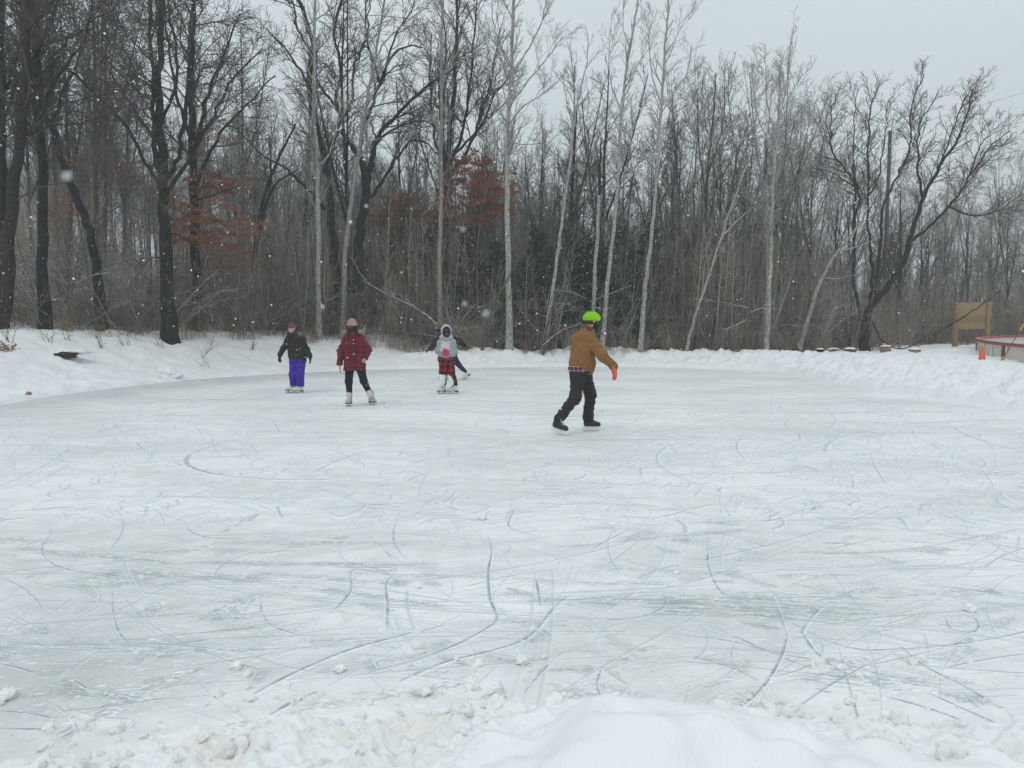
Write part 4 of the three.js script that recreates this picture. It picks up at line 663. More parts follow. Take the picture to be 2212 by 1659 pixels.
// young growth that fills the gaps between the trunks
{
  rnd = rngOf(717);
  const stand = (n, h, sp) => { const g = new Tubes(); for (let k = 0; k < n; k++) { let d = V(R(-0.12, 0.12), 1, R(-0.12, 0.12)).normalize(); const q = [V(R(-1.1, 1.1), -0.3, R(-1.1, 1.1))], hh = h * R(0.55, 1.1), r0 = 0.012 + hh * 0.0035; for (let i = 1; i < 8; i++) { d.x += R(-0.07, 0.07); d.z += R(-0.07, 0.07); d.normalize(); q.push(q[i - 1].clone().addScaledVector(d, hh / 7)); }
    const rad = q.map((_, i) => Math.max(0.006, r0 * (1 - 0.11 * i))); g.tube(q, rad, 5); clothe(g, q, rad, { from: 0.12, per: 3.4, len: [0.5, 1.4], taper: 0.5, up: 0.2 }, sp); } return g.geometry(); };
  const kinds = [stand(6, 6, SP_.sapling), stand(7, 4.5, SP_.sapling), stand(5, 7.5, SP_.sapling)], mats = [brushMat, brushRed, twigGrey], q = new THREE.Object3D();
  kinds.forEach((g, k) => {
    const n = 430, im = new THREE.InstancedMesh(g, mats[k], n);
    for (let i = 0; i < n; i++) {
      const u = k === 2 ? (rnd() < 0.8 ? R(650, 1800) : R(-60, 2280)) : R(-80, 2290); if (u < 400 && rnd() < 0.78) { q.scale.setScalar(0.001); q.position.set(-20, -0.3, -60); q.updateMatrix(); im.setMatrixAt(i, q.matrix); im.setColorAt(i, col(1, 1, 1)); continue; } const edge = u < 700 ? lerp(26.5, 31, smooth(100, 760, u)) : lerp(31.5, 39, smooth(1880, 1990, u)), D = edge + Math.pow(rnd(), 1.4) * 34, p = at(u, 700, D);
      q.position.set(p.x, landHeight(p.x, p.z), p.z); q.rotation.set(R(-0.2, 0.2), R(0, TAU), R(-0.22, 0.22)); q.scale.setScalar(R(0.6, 1.1) * (u > 1780 ? 0.8 : 1) * (k === 2 ? lerp(0.75, 1.1, smooth(32, 45, D)) : 1)); q.updateMatrix(); im.setMatrixAt(i, q.matrix);
      const c = R(0.45, 1.5); im.setColorAt(i, col(c, c * R(0.95, 1.02), c * R(0.92, 1.03)));
    }
    stuff('young_growth', ['grey brown young growth filling the gaps between the trunks', 'reddish low young growth filling the gaps between the trunks', 'tall grey young growth behind the birches'][k], 'undergrowth', im);
  });
}
// undergrowth: thickets of thin stems, too dense to count
{
  rnd = rngOf(606);
  const bush = (n, h, spread, sp) => { const g = new Tubes(); for (let k = 0; k < n; k++) { const d = V(R(-1, 1) * spread, 1, R(-1, 1) * spread).normalize(), p = V(R(-0.5, 0.5), -0.15, R(-0.5, 0.5)); grow(g, p, d, h * R(0.5, 1.1), R(0.006, 0.014), sp, 1); } return g.geometry(); };
  const bsp = { levels: 3, per: [0, 3.2, 4, 4], ratio: 0.45, ang: [0.35, 1.0], wob: 0.16, trop: 0.05, tipR: 0.0035 };
  const kinds = [bush(9, 2.0, 0.35, bsp), bush(11, 1.5, 0.5, bsp), bush(7, 2.8, 0.25, bsp), bush(12, 1.1, 0.7, bsp)];
  const q = new THREE.Object3D();
  kinds.forEach((g, k) => {
    const n = 430, im = new THREE.InstancedMesh(g, k % 2 ? brushRed : brushMat, n); let i = 0;
    while (i < n) {
      const u = R(-60, 2280); if (u < 420 && rnd() < 0.72) continue; const D = 29.5 + Math.pow(rnd(), 1.5) * 26, edge = u < 700 ? lerp(24.2, 29.8, smooth(100, 760, u)) : u > 1700 ? lerp(30, 39, smooth(1780, 1985, u)) : 30;
      const DD = edge + (D - 29.5) * (u < 500 ? 1.1 : 1), p = at(u, 700, DD);
      q.position.set(p.x, landHeight(p.x, p.z) - 0.05, p.z); q.rotation.set(R(-0.15, 0.15), R(0, TAU), R(-0.15, 0.15)); const near = smooth(edge, edge + 5, DD); q.scale.setScalar(R(0.55, 1.1) * lerp(0.55, 1.15, near) * (u > 1750 ? 0.85 : 1)); q.updateMatrix(); im.setMatrixAt(i, q.matrix);
      const c = R(0.45, 1.5); im.setColorAt(i, col(c, c * R(0.93, 1.02), c * R(0.88, 1.02))); i++;
    }
    stuff('undergrowth', ['grey brown thicket along the foot of the woods', 'reddish brown thicket along the foot of the woods', 'tall thin brushwood between the trunks', 'low tangled brush along the snow bank'][k], 'undergrowth', im);
  });
  { // arching brambles and leaning dead stems
    const g = new Tubes(), bs = { levels: 3, per: [0, 2.6, 4, 4], ratio: 0.45, ang: [0.4, 1.2], wob: 0.2, trop: -0.05, tipR: 0.005 };
    for (let k = 0; k < 10; k++) { const a = R(0, TAU), t = R(0.2, 1.3); grow(g, V(R(-0.7, 0.7), -0.1, R(-0.7, 0.7)), V(Math.cos(a) * t, 1, Math.sin(a) * t).normalize(), R(1.4, 3.4), R(0.01, 0.022), bs, 1); }
    const im = new THREE.InstancedMesh(g.geometry(), twigGrey, 330);
    for (let i = 0; i < 330; i++) { const u = R(-40, 2240), e = u < 700 ? lerp(25, 30.5, smooth(100, 760, u)) : u > 1780 ? lerp(30.5, 39.5, smooth(1780, 1985, u)) : 30.5, p = at(u, 700, e + Math.pow(rnd(), 1.5) * 12); q.position.set(p.x, landHeight(p.x, p.z), p.z); q.rotation.set(R(-0.2, 0.2), R(0, TAU), R(-0.2, 0.2)); q.scale.setScalar(R(0.5, 1.2)); q.updateMatrix(); im.setMatrixAt(i, q.matrix); const c = R(0.4, 1.4); im.setColorAt(i, col(c, c * R(0.93, 1), c * R(0.88, 1))); }
    stuff('bramble', 'arching brambles and leaning dead stems tangled at the foot of the woods', 'undergrowth', im);
  }
  { // twigs and fallen limbs with snow lying along them
    const g = new Tubes(), bs = { levels: 2, per: [0, 2, 3], ratio: 0.45, ang: [0.4, 1.2], wob: 0.22, trop: -0.08, tipR: 0.007 };
    for (let k = 0; k < 4; k++) { const a = R(0, TAU); grow(g, V(R(-0.6, 0.6), R(0.1, 0.9), R(-0.6, 0.6)), V(Math.cos(a), R(0, 0.9), Math.sin(a)).normalize(), R(0.8, 2.4), R(0.012, 0.024), bs, 1); }
    const im = new THREE.InstancedMesh(g.geometry(), mat(0.62, 0.62, 0.62, 0.9), 120);
    for (let i = 0; i < 120; i++) { const u = rnd() < 0.55 ? R(-40, 620) : R(620, 2240), e = u < 700 ? lerp(25, 30.5, smooth(100, 760, u)) : u > 1780 ? lerp(30.5, 39.5, smooth(1780, 1985, u)) : 30.6, p = at(u, 700, e + Math.pow(rnd(), 1.2) * 14); q.position.set(p.x, landHeight(p.x, p.z) + R(0, 1.2), p.z); q.rotation.set(R(-0.3, 0.3), R(0, TAU), R(-0.3, 0.3)); q.scale.setScalar(R(0.5, 1.2)); q.updateMatrix(); im.setMatrixAt(i, q.matrix); const c = R(0.4, 1.1); im.setColorAt(i, col(c, c, c)); }
    stuff('snowy_twigs', 'twigs and fallen limbs lined with snow inside the edge of the woods', 'undergrowth', im);
  }
  // dry grass and weed stalks at the edge of the snow
  const blade = new Tubes(); for (let k = 0; k < 26; k++) { const x = R(-0.3, 0.3), z = R(-0.3, 0.3), lx = R(-0.3, 0.3), h = R(0.25, 0.75); blade.tube([V(x, -0.05, z), V(x + lx * 0.4, h * 0.6, z), V(x + lx, h, z + R(-0.1, 0.1))], [0.005, 0.004, 0.002], 3); }
  const im = new THREE.InstancedMesh(blade.geometry(), grassMat, 170);
  for (let i = 0; i < 170; i++) { const u = rnd() < 0.6 ? R(-20, 760) : R(760, 1900), e = u < 700 ? lerp(24.6, 30, smooth(100, 760, u)) : 30.4, p = at(u, 700, e + R(-0.4, 4)); q.position.set(p.x, landHeight(p.x, p.z), p.z); q.rotation.set(0, R(0, TAU), 0); q.scale.setScalar(R(0.6, 1.3)); q.updateMatrix(); im.setMatrixAt(i, q.matrix); const c = R(0.5, 1.1); im.setColorAt(i, col(c, c * R(0.85, 1), c * R(0.8, 1))); }
  stuff('dry_grass', 'tan dry grass and weed stalks at the foot of the woods', 'grass', im);
}
// ---------------------------------------------------------------- small things on the snow
function onLand(px, py) { let d = 4; for (; d < 60; d += 0.03) { const q = at(px, py, d); if (q.y <= landHeight(q.x, q.z)) return V(q.x, landHeight(q.x, q.z), q.z); } return at(px, py, 30); }
const woodMat = (r, g, b) => { const m = mat(r, g, b, 0.8); m.map = woodGrain; m.bumpMap = woodGrain; m.bumpScale = 0.003; return m; };
const woodGrain = noiseTexture(512, 128, (x, y) => { const v = 200 + 26 * wrap3(x, y, 0.5, 14, 3) + 22 * wrap3(x, y, 0.9, 40, 9) + 10 * noise2(x * 40, y * 200); const knot = Math.hypot((x - 0.3) * 9, (y - 0.55) * 3); const w = clamp8(v - 70 * Math.exp(-knot * knot * 14)); return [w, w * 0.985, w * 0.95]; }, true, 0.8, 3);
{ // notice board of planks between two posts
  rnd = rngOf(17);
  const D = 35.5, base = at(2096, 760, D); base.y = landHeight(base.x, base.z);
  const k = 1 / pxm(D), t = thing('notice_board', 'blank wooden board of four planks between two posts by the red-rimmed rink boards', 'notice board', base), pm = woodMat(0.50, 0.325, 0.16), bm = [woodMat(0.56, 0.42, 0.215), woodMat(0.54, 0.405, 0.22), woodMat(0.43, 0.31, 0.155), woodMat(0.55, 0.41, 0.21)];
  t.rotation.y = 0.12;
  const yTop = at(2096, 653, D).y - base.y;
  for (const [x, w] of [[2059, 9.2], [2133.5, 9.2]]) { const g = new RoundedBoxGeometry(w * k, yTop + 0.35, 0.14, 2, 0.008); g.translate((x - 2096) * k, (yTop - 0.35) / 2, 0); part('post', g, pm, t); }
  const ys = [653.8, 668, 681.8, 696.5, 710.5];
  for (let i = 0; i < 4; i++) { const h = (ys[i + 1] - ys[i]) * k - 0.008, g = new RoundedBoxGeometry(70.5 * k, h, 0.04, 2, 0.005); g.translate((2096.2 - 2096) * k, yTop - ((ys[i] - 653) * k + h / 2), -0.02 + 0.003 * (i % 2)); part('plank', g, bm[i], t); }
}
{ // boards of a second rink, cap rail red, seen from outside
  const line = new THREE.CatmullRomCurve3([[13.4, -17.5], [14.6, -21.2], [15.2, -23], [16.1, -25.6], [17.2, -28], [18.35, -30.3], [19.9, -32.8], [22, -35.4], [25, -37.6], [31, -39.6]].map(([x, z]) => V(x, 0, z)), false, 'centripetal');
  const N = 90, pts = line.getSpacedPoints(N), t = thing('rink_boards', 'white curved rink boards with red cap rail at the right edge of the photo', 'rink boards', V(16.1, 0, -25.6));
  const o = t.position, white = mat(0.66, 0.64, 0.58, 0.6), brown = woodMat(0.27, 0.135, 0.06), red = mat(0.34, 0.03, 0.045, 0.5), rail = mat(0.70, 0.68, 0.62, 0.6);
  const dustMap = noiseTexture(256, 256, (x, y) => { const d = smooth(-0.1, 0.7, noise2(x * 9, y * 9) + 0.5 * noise2(x * 30, y * 30)); return [150 + 90 * d, 40 + 185 * d, 55 + 175 * d]; }, true, 1, 1);
  const dusty = new THREE.MeshStandardMaterial({ map: dustMap, roughness: 0.75 });
  const sweep = (i0, i1, a, b, y0, y1) => {                // a box swept along the line between offsets a and b
    const g = new Tubes();
    for (let i = i0; i < i1; i++) {
      const q = [pts[i], pts[i + 1]].map((p, n) => { const d = V().subVectors(pts[Math.min(N, i + n + 1)], pts[Math.max(0, i + n - 1)]).setY(0).normalize(), nx = d.z, nz = -d.x; return [[p.x + nx * a - o.x, p.z + nz * a - o.z], [p.x + nx * b - o.x, p.z + nz * b - o.z], [nx, nz]]; });
      const P = (n, s, y) => [q[n][s][0], y, q[n][s][1]];
      g.quad(P(0, 0, y0), P(1, 0, y0), P(1, 0, y1), P(0, 0, y1), [-q[0][2][0], 0, -q[0][2][1]]); g.quad(P(0, 1, y0), P(0, 1, y1), P(1, 1, y1), P(1, 1, y0), [q[0][2][0], 0, q[0][2][1]]);
      g.quad(P(0, 0, y1), P(1, 0, y1), P(1, 1, y1), P(0, 1, y1), [0, 1, 0]); g.quad(P(0, 0, y0), P(0, 1, y0), P(1, 1, y0), P(1, 0, y0), [0, -1, 0]);
      if (i === i0) g.quad(P(0, 0, y0), P(0, 0, y1), P(0, 1, y1), P(0, 1, y0), [0, 0, 1]); if (i === i1 - 1) g.quad(P(1, 0, y0), P(1, 1, y0), P(1, 1, y1), P(1, 0, y1), [0, 0, -1]);
    }
    const geo = g.geometry(); geo.computeVertexNormals(); return geo;
  };
  for (let i = 0; i < N; i += 6) part('board_panel', sweep(i, Math.min(N, i + 6) , -0.012, 0.012, -0.1, 0.94), white, t);
  part('cap_rail', sweep(0, N, -0.09, 0.09, 0.945, 1.03), red, t);
  part('snow_dust', sweep(0, N, -0.085, 0.085, 1.032, 1.04), dusty, t);
  part('lower_rail', sweep(0, 46, -0.07, -0.014, 0.30, 0.36), rail, t);
  part('kick_plate', sweep(0, 46, -0.03, -0.013, 0.0, 0.20), mat(0.5, 0.46, 0.36, 0.6), t);
  for (let i = 3; i < 46; i += 6) { const p = pts[i], g = new RoundedBoxGeometry(0.07, 0.94, 0.07, 2, 0.006); g.translate(p.x - o.x - 0.05, 0.47, p.z - o.z + 0.02); part('stud', g, rail, t); }
  for (const i of [22, 44]) { const p = pts[i], d = V().subVectors(pts[i + 1], p), g = new RoundedBoxGeometry(0.05, 0.93, 0.42, 2, 0.01); g.rotateY(Math.atan2(d.x, d.z)); g.translate(p.x - o.x - 0.055, 0.47, p.z - o.z + 0.02); part('brown_post', g, brown, t); }
  { // the snowy ice inside
    const s = new THREE.Shape(); const inner = pts.slice(2); inner.forEach((p, i) => i ? s.lineTo(p.x + 0.02, -p.z) : s.moveTo(p.x + 0.02, -p.z)); s.lineTo(40, 40); s.lineTo(40, 15); const g = new THREE.ShapeGeometry(s); g.rotateX(-Math.PI / 2); g.translate(0, 0.42, 0); structure('rink_snow', g, snowPlain);
  }
  // cone
  const cp = at(2120.5, 789, 24); cp.y = landHeight(cp.x, cp.z); const c = thing('traffic_cone', 'orange traffic cone in the snow at the corner of the rink boards', 'traffic cone', cp), om = mat(0.86, 0.115, 0.05, 0.45);
  const lathe = new THREE.LatheGeometry([[0.115, 0.02], [0.108, 0.035], [0.03, 0.44], [0.027, 0.455], [0.018, 0.458], [0.015, 0.45], [0.06, 0.2]].map(([x, y]) => new THREE.Vector2(x, y)), 28); part('cone_body', lathe, om, c);
  const bg = new RoundedBoxGeometry(0.27, 0.03, 0.27, 3, 0.012); bg.translate(0, 0.012, 0); part('cone_base', bg, om, c);
  // broom
  const a = at(2163, 781, 23), b = at(2208, 706, 22.6), br = thing('broom', 'yellow broom with wooden handle leaning at the rink boards', 'broom', a), l = V().subVectors(b, a), ld = l.clone().normalize();
  const h = new Tubes(); h.tube([ld.clone().multiplyScalar(0.1), l.clone().multiplyScalar(0.5), l.clone().multiplyScalar(0.93)], [0.014, 0.014, 0.014], 10); part('handle', h.geometry(), woodMat(0.33, 0.17, 0.075), br);
  const gp = new Tubes(); gp.tube([l.clone().multiplyScalar(0.9), l.clone().multiplyScalar(1.0), l.clone().multiplyScalar(1.12)], [0.022, 0.024, 0.02], 10); part('grip', gp.geometry(), mat(0.62, 0.40, 0.04, 0.5), br);
  const bs = new Tubes(); rnd = rngOf(5); for (let k = 0; k < 130; k++) { const q = V(R(-0.045, 0.045), 0, R(-0.02, 0.02)); bs.tube([ld.clone().multiplyScalar(0.16).addScaledVector(q, 0.5), ld.clone().multiplyScalar(0.02).add(q), ld.clone().multiplyScalar(-0.12).addScaledVector(q, 1.7)], [0.005, 0.006, 0.004], 4); } part('bristles', bs.geometry(), mat(0.46, 0.27, 0.06, 0.9), br);
  const fr = new RoundedBoxGeometry(0.1, 0.06, 0.05, 2, 0.015); fr.translate(ld.x * 0.15, ld.y * 0.15, ld.z * 0.15); part('ferrule', fr, mat(0.5, 0.3, 0.05, 0.5), br);
}
{ // sawn stumps with caps of snow
  rnd = rngOf(23);
  for (const [x, y, w, hh, l, dark] of [[1836, 769, 23, 9, 'sawn log round with a snow cap, left one of three before the dark maple', 1], [1912.5, 769.5, 22, 10, 'sawn log round with a snow cap, middle one of three, palest sides', 0], [1975, 769, 24, 8.5, 'sawn log round with a snow cap, right one of three, nearest the wooden board', 0], [1771, 768, 18, 4, 'low dark log round almost buried in snow by the bent dead birch', 2]]) {
    const D = 29.5, k = 1 / pxm(D), p = at(x, y, D); p.y = landHeight(p.x, p.z); const t = thing('tree_stump', l, 'stump', p), r = w * k / 2, h = hh * k;
    const g = new THREE.CylinderGeometry(r, r * 1.04, h + 0.3, 22, 4); const q = g.attributes.position; for (let i = 0; i < q.count; i++) { const n = 1 + 0.06 * noise3(q.getX(i) * 9 + x, q.getY(i) * 4, q.getZ(i) * 9); q.setX(i, q.getX(i) * n); q.setZ(i, q.getZ(i) * n); } g.computeVertexNormals(); g.translate(0, (h - 0.3) / 2, 0);
    part('wood', g, dark === 2 ? MB.oak : dark ? woodMat(0.2, 0.15, 0.1) : woodMat(0.42, 0.31, 0.19), t);
    const s = new THREE.SphereGeometry(r * 0.97, 20, 12, 0, TAU, 0, Math.PI / 2), sp = s.attributes.position; for (let i = 0; i < sp.count; i++) { const n = 1 + 0.15 * noise3(sp.getX(i) * 6, sp.getY(i) * 6 + x, sp.getZ(i) * 6); sp.setXYZ(i, sp.getX(i) * n, sp.getY(i) * n * 0.32, sp.getZ(i) * n); } s.computeVertexNormals(); s.translate(0, h - 0.005, 0); part('snow_cap', s, snowPlain, t);
  }
  const log = (x0, y0, x1, y1, D, r, l, m, snowy) => { const a = at(x0, y0, D), b = at(x1, y1, D - 0.2); const t = thing('log', l, 'log', a), g = new Tubes(), pts = [V(0, 0, 0), b.clone().sub(a).multiplyScalar(0.5).add(V(0, 0.02, 0)), b.clone().sub(a)]; g.tube(polyline(pts, 8), [r, r * 1.1, r, r * 0.9, r, r * 1.05, r * 0.9, r * 0.85, r * 0.7], 10, 0.3); part('wood', g.geometry(), m, t);
    if (snowy) { const s = new Tubes(); s.tube(polyline(pts.map(q => q.clone().add(V(0, r * 0.75, 0))), 8), Array(9).fill(r * 0.75), 8, 0.4); part('snow_cap', s.geometry(), snowPlain, t); } };
  log(1700, 768, 1726, 754, 29.6, 0.085, 'broken dark root end at the foot of the bent dead birch', MB.oak);
  log(1787, 759, 1812, 757, 30.5, 0.07, 'dark log lying with snow on it behind the buried stump', MB.oak, true);
  log(1677, 771, 1686, 770, 28.8, 0.06, 'small dark wood chunk in the snow below the scarred white birch', MB.oak);
}
{ // rotten log showing in the snow bank at the left
  const p = onLand(145, 773), t = thing('rotten_log', 'rotten brown log showing under a lip of snow on the left bank', 'log', p), k = p.z / -FOCAL; rnd = rngOf(3);
  const g = new Tubes(); for (let i = 0; i < 5; i++) { const y = R(0.0, 0.1), z = R(0.02, 0.22), x0 = R(-0.5, -0.3), x1 = R(0.1, 0.42); g.tube(polyline([V(x0, y - 0.02, z), V((x0 + x1) / 2, y + R(-0.03, 0.03), z + 0.03), V(x1, y + R(0, 0.05), z)], 8), [0.03, 0.06, 0.065, 0.07, 0.06, 0.065, 0.05, 0.04, 0.02], 9, 0.5); }
  part('wood', g.geometry(), B(0.12, 0.085, 0.06, barkColour), t);
  const s = new THREE.SphereGeometry(1, 40, 20), sp = s.attributes.position; for (let i = 0; i < sp.count; i++) { const x = sp.getX(i), y = sp.getY(i), z = sp.getZ(i), n = 1 + 0.18 * noise3(x * 2, y * 2, z * 2) + 0.08 * noise3(x * 6, y * 6, z * 6); sp.setXYZ(i, x * n * 0.56, y * n * 0.07 + 0.13, z * n * 0.26 - 0.16); } s.computeVertexNormals(); part('snow_lip', s, snowPlain, t);
}
{ rnd = rngOf(9); // drift of dead leaves at the left edge, a single leaf, dry weeds
  const p = onLand(4, 757), g = new Tubes(); for (let k = 0; k < 420; k++) { const x = R(-0.7, 0.28) , z = R(-0.3, 0.3), y = R(0, 0.12) + landHeight(p.x + x, p.z + z) - p.y, s = R(0.02, 0.05), a = R(0, TAU), d = V(Math.cos(a), R(-0.5, 0.5), Math.sin(a)).normalize(), e = turned(d, 1.57, R(0, TAU)), n = V().crossVectors(d, e); g.quad([x, y, z], [x + d.x * s, y + d.y * s, z + d.z * s], [x + (d.x + e.x) * s, y + (d.y + e.y) * s, z + (d.z + e.z) * s], [x + e.x * s, y + e.y * s, z + e.z * s], [n.x, n.y, n.z]); }
  const m = shade(new THREE.Mesh(g.geometry(), leafMat2)); m.name = 'leaf_litter'; m.position.copy(p); scene.add(m); tag(m, 'heap of brown dead leaves and twigs on the snow at the far left edge', 'leaves', null, 'stuff');
  const lp = onLand(61, 853), lg = new THREE.PlaneGeometry(0.14, 0.07, 4, 2), q = lg.attributes.position; for (let i = 0; i < q.count; i++) q.setZ(i, 0.02 * Math.cos(q.getX(i) * 40) + 0.012 * Math.sin(q.getY(i) * 50)); lg.rotateX(-1.1); lg.computeVertexNormals(); const leaf = shade(new THREE.Mesh(lg, leafMat)); leaf.name = 'dead_leaf'; leaf.position.copy(lp); leaf.position.y += 0.03; scene.add(leaf); tag(leaf, 'single brown leaf on the snow at the left rink edge', 'leaf');
  const wsp = { levels: 2, per: [0, 5, 5], ratio: 0.5, ang: [0.4, 1], wob: 0.2, trop: -0.03, tipR: 0.0035 };
  for (const [x, y, n, h, arch, l] of [[432, 771, 4, 0.75, 0.7, 'branching grey twig sticking out of the snow, left of the purple trousers'], [220, 752, 5, 0.6, 1, 'thin arching weeds in the snow right of the rotten log'], [270, 748, 5, 0.55, 0.9, 'pair of bent weed stalks on the bank below the crooked dark trunk'], [345, 750, 5, 0.5, 1, 'faint weed stalks on the snow below the large forked oak'], [448, 792, 3, 0.4, 1, 'low dry twigs on the snow edge below the branching twig'], [545, 756, 6, 0.55, 0.6, 'pale weed stalks on the bank left of the skater in purple'], [20, 738, 6, 0.8, 0.5, 'upright dark weed stems at the left edge above the leaf heap'], [105, 738, 5, 0.6, 0.6, 'dark weeds at the top of the bank above the rotten log'], [140, 733, 4, 0.5, 1.1, 'broken twig lying on the bank top at left']]) {
    const p = onLand(x, y), t = new Tubes(); for (let k = 0; k < n; k++) grow(t, V(R(-0.15, 0.15), -0.05, R(-0.1, 0.1)), V(R(-1, 1) * arch, 1, R(-0.5, 0.5)).normalize(), h * R(0.6, 1.1), 0.009, wsp, 1);
    const m = shade(new THREE.Mesh(t.geometry(), twigBrown)); m.name = numbered('dry_weed'); m.position.copy(p); scene.add(m); tag(m, l, 'weed');
  }
  const sp = onLand(365, 815), sm = shade(new THREE.Mesh(lumpGeos[4], snowPlain)); sm.name = numbered('snow_lump'); sm.position.copy(sp); sm.position.y += 0.1; sm.scale.set(0.33, 0.24, 0.22); scene.add(sm); tag(sm, 'big snow block at the rink edge left of the purple trousers', 'snow lump');
}
{ // pole with wires behind the dark maple
  const D = 42, p = at(1907, 700, D); p.y = landHeight(p.x, p.z) - 0.3; const t = thing('utility_pole', 'plain brown wooden utility pole behind the dark maple', 'utility pole', p), top = at(1907, 283, D).y - p.y;
  const g = new Tubes(); g.tube([V(0, 0, 0), V(0, top * 0.5, 0), V(0, top, 0)], [0.11, 0.1, 0.09], 14, 0.02); part('pole', g.geometry(), woodMat(0.2, 0.145, 0.12), t);
  for (const [y, x1, y1, l] of [[286, 2640, 62, 'highest overhead wire at right'], [330, 2640, 150, 'middle overhead wire at right'], [372, 2640, 240, 'lowest overhead wire at right']]) { const a = at(1907, y, D), b = at(x1, y1, 30), pts = []; for (let k = 0; k <= 20; k++) { const f = k / 20, q = a.clone().lerp(b, f); q.y -= 0.6 * f * (1 - f); pts.push(q.sub(p)); } const w = new Tubes(); w.tube(pts, Array(21).fill(0.006), 5); const m = part(numbered('wire'), w.geometry(), mat(0.08, 0.08, 0.08, 0.6), scene); m.position.copy(p); tag(m, l + ' running from the utility pole', 'wire'); }
}
// ---------------------------------------------------------------- skaters
function surface(f, lo, hi, cell, colour) {                 // surface nets on a signed distance, smooth normals from its gradient
  const nx = Math.ceil((hi.x - lo.x) / cell) + 1, ny = Math.ceil((hi.y - lo.y) / cell) + 1, nz = Math.ceil((hi.z - lo.z) / cell) + 1, v = new Float32Array(nx * ny * nz), I = (i, j, k) => (k * ny + j) * nx + i;
  for (let k = 0; k < nz; k++) for (let j = 0; j < ny; j++) for (let i = 0; i < nx; i++) v[I(i, j, k)] = f(lo.x + i * cell, lo.y + j * cell, lo.z + k * cell);
  const id = new Int32Array(nx * ny * nz).fill(-1), p = [], n = [], u = [], c = [], ix = [];
  for (let k = 0; k < nz - 1; k++) for (let j = 0; j < ny - 1; j++) for (let i = 0; i < nx - 1; i++) {
    let cx = 0, cy = 0, cz = 0, m = 0;
    const e = (a, b, c2, d, g, h) => { const p0 = v[I(i + a, j + b, k + c2)], p1 = v[I(i + d, j + g, k + h)]; if ((p0 < 0) !== (p1 < 0)) { const t = p0 / (p0 - p1); cx += a + (d - a) * t; cy += b + (g - b) * t; cz += c2 + (h - c2) * t; m++; } };
    e(0, 0, 0, 1, 0, 0); e(0, 1, 0, 1, 1, 0); e(0, 0, 1, 1, 0, 1); e(0, 1, 1, 1, 1, 1); e(0, 0, 0, 0, 1, 0); e(1, 0, 0, 1, 1, 0); e(0, 0, 1, 0, 1, 1); e(1, 0, 1, 1, 1, 1); e(0, 0, 0, 0, 0, 1); e(1, 0, 0, 1, 0, 1); e(0, 1, 0, 0, 1, 1); e(1, 1, 0, 1, 1, 1);
    if (!m) continue;
    const x = lo.x + (i + cx / m) * cell, y = lo.y + (j + cy / m) * cell, z = lo.z + (k + cz / m) * cell, h = cell * 0.6;
    let gx = f(x + h, y, z) - f(x - h, y, z), gy = f(x, y + h, z) - f(x, y - h, z), gz = f(x, y, z + h) - f(x, y, z - h); const gl = Math.hypot(gx, gy, gz) || 1;
    id[I(i, j, k)] = p.length / 3; p.push(x, y, z); n.push(gx / gl, gy / gl, gz / gl); u.push(x + z, y); if (colour) c.push(...colour(x, y, z));
  }
  const q = (a, b, c2, d, flip) => flip ? ix.push(a, c2, b, a, d, c2) : ix.push(a, b, c2, a, c2, d);
  for (let k = 1; k < nz - 1; k++) for (let j = 1; j < ny - 1; j++) for (let i = 1; i < nx - 1; i++) {
    const s = v[I(i, j, k)] < 0;
    if (s !== v[I(i + 1, j, k)] < 0) q(id[I(i, j - 1, k - 1)], id[I(i, j, k - 1)], id[I(i, j, k)], id[I(i, j - 1, k)], !s);
    if (s !== v[I(i, j + 1, k)] < 0) q(id[I(i - 1, j, k - 1)], id[I(i - 1, j, k)], id[I(i, j, k)], id[I(i, j, k - 1)], !s);
    if (s !== v[I(i, j, k + 1)] < 0) q(id[I(i - 1, j - 1, k)], id[I(i, j - 1, k)], id[I(i, j, k)], id[I(i - 1, j, k)], !s);
  }
  const g = new THREE.BufferGeometry(); g.setAttribute('position', new THREE.BufferAttribute(new Float32Array(p), 3)); g.setAttribute('normal', new THREE.BufferAttribute(new Float32Array(n), 3)); g.setAttribute('uv', new THREE.BufferAttribute(new Float32Array(u), 2)); if (colour) g.setAttribute('color', new THREE.BufferAttribute(new Float32Array(c), 3)); g.setIndex(new THREE.BufferAttribute(new Uint32Array(ix), 1)); return g;
}
const smin = (a, b, k) => { const h = Math.max(k - Math.abs(a - b), 0) / k; return Math.min(a, b) - h * h * k * 0.25; };
function bone(a, b, ra, rb) { const dx = b.x - a.x, dy = b.y - a.y, dz = b.z - a.z, l = dx * dx + dy * dy + dz * dz || 1e-9; const f = (x, y, z) => { const px = x - a.x, py = y - a.y, pz = z - a.z, t = Math.min(1, Math.max(0, (px * dx + py * dy + pz * dz) / l)); return Math.hypot(px - dx * t, py - dy * t, pz - dz * t) - ra - (rb - ra) * t; }; f.box = [Math.min(a.x, b.x) - Math.max(ra, rb), Math.min(a.y, b.y) - Math.max(ra, rb), Math.min(a.z, b.z) - Math.max(ra, rb), Math.max(a.x, b.x) + Math.max(ra, rb), Math.max(a.y, b.y) + Math.max(ra, rb), Math.max(a.z, b.z) + Math.max(ra, rb)]; return f; }
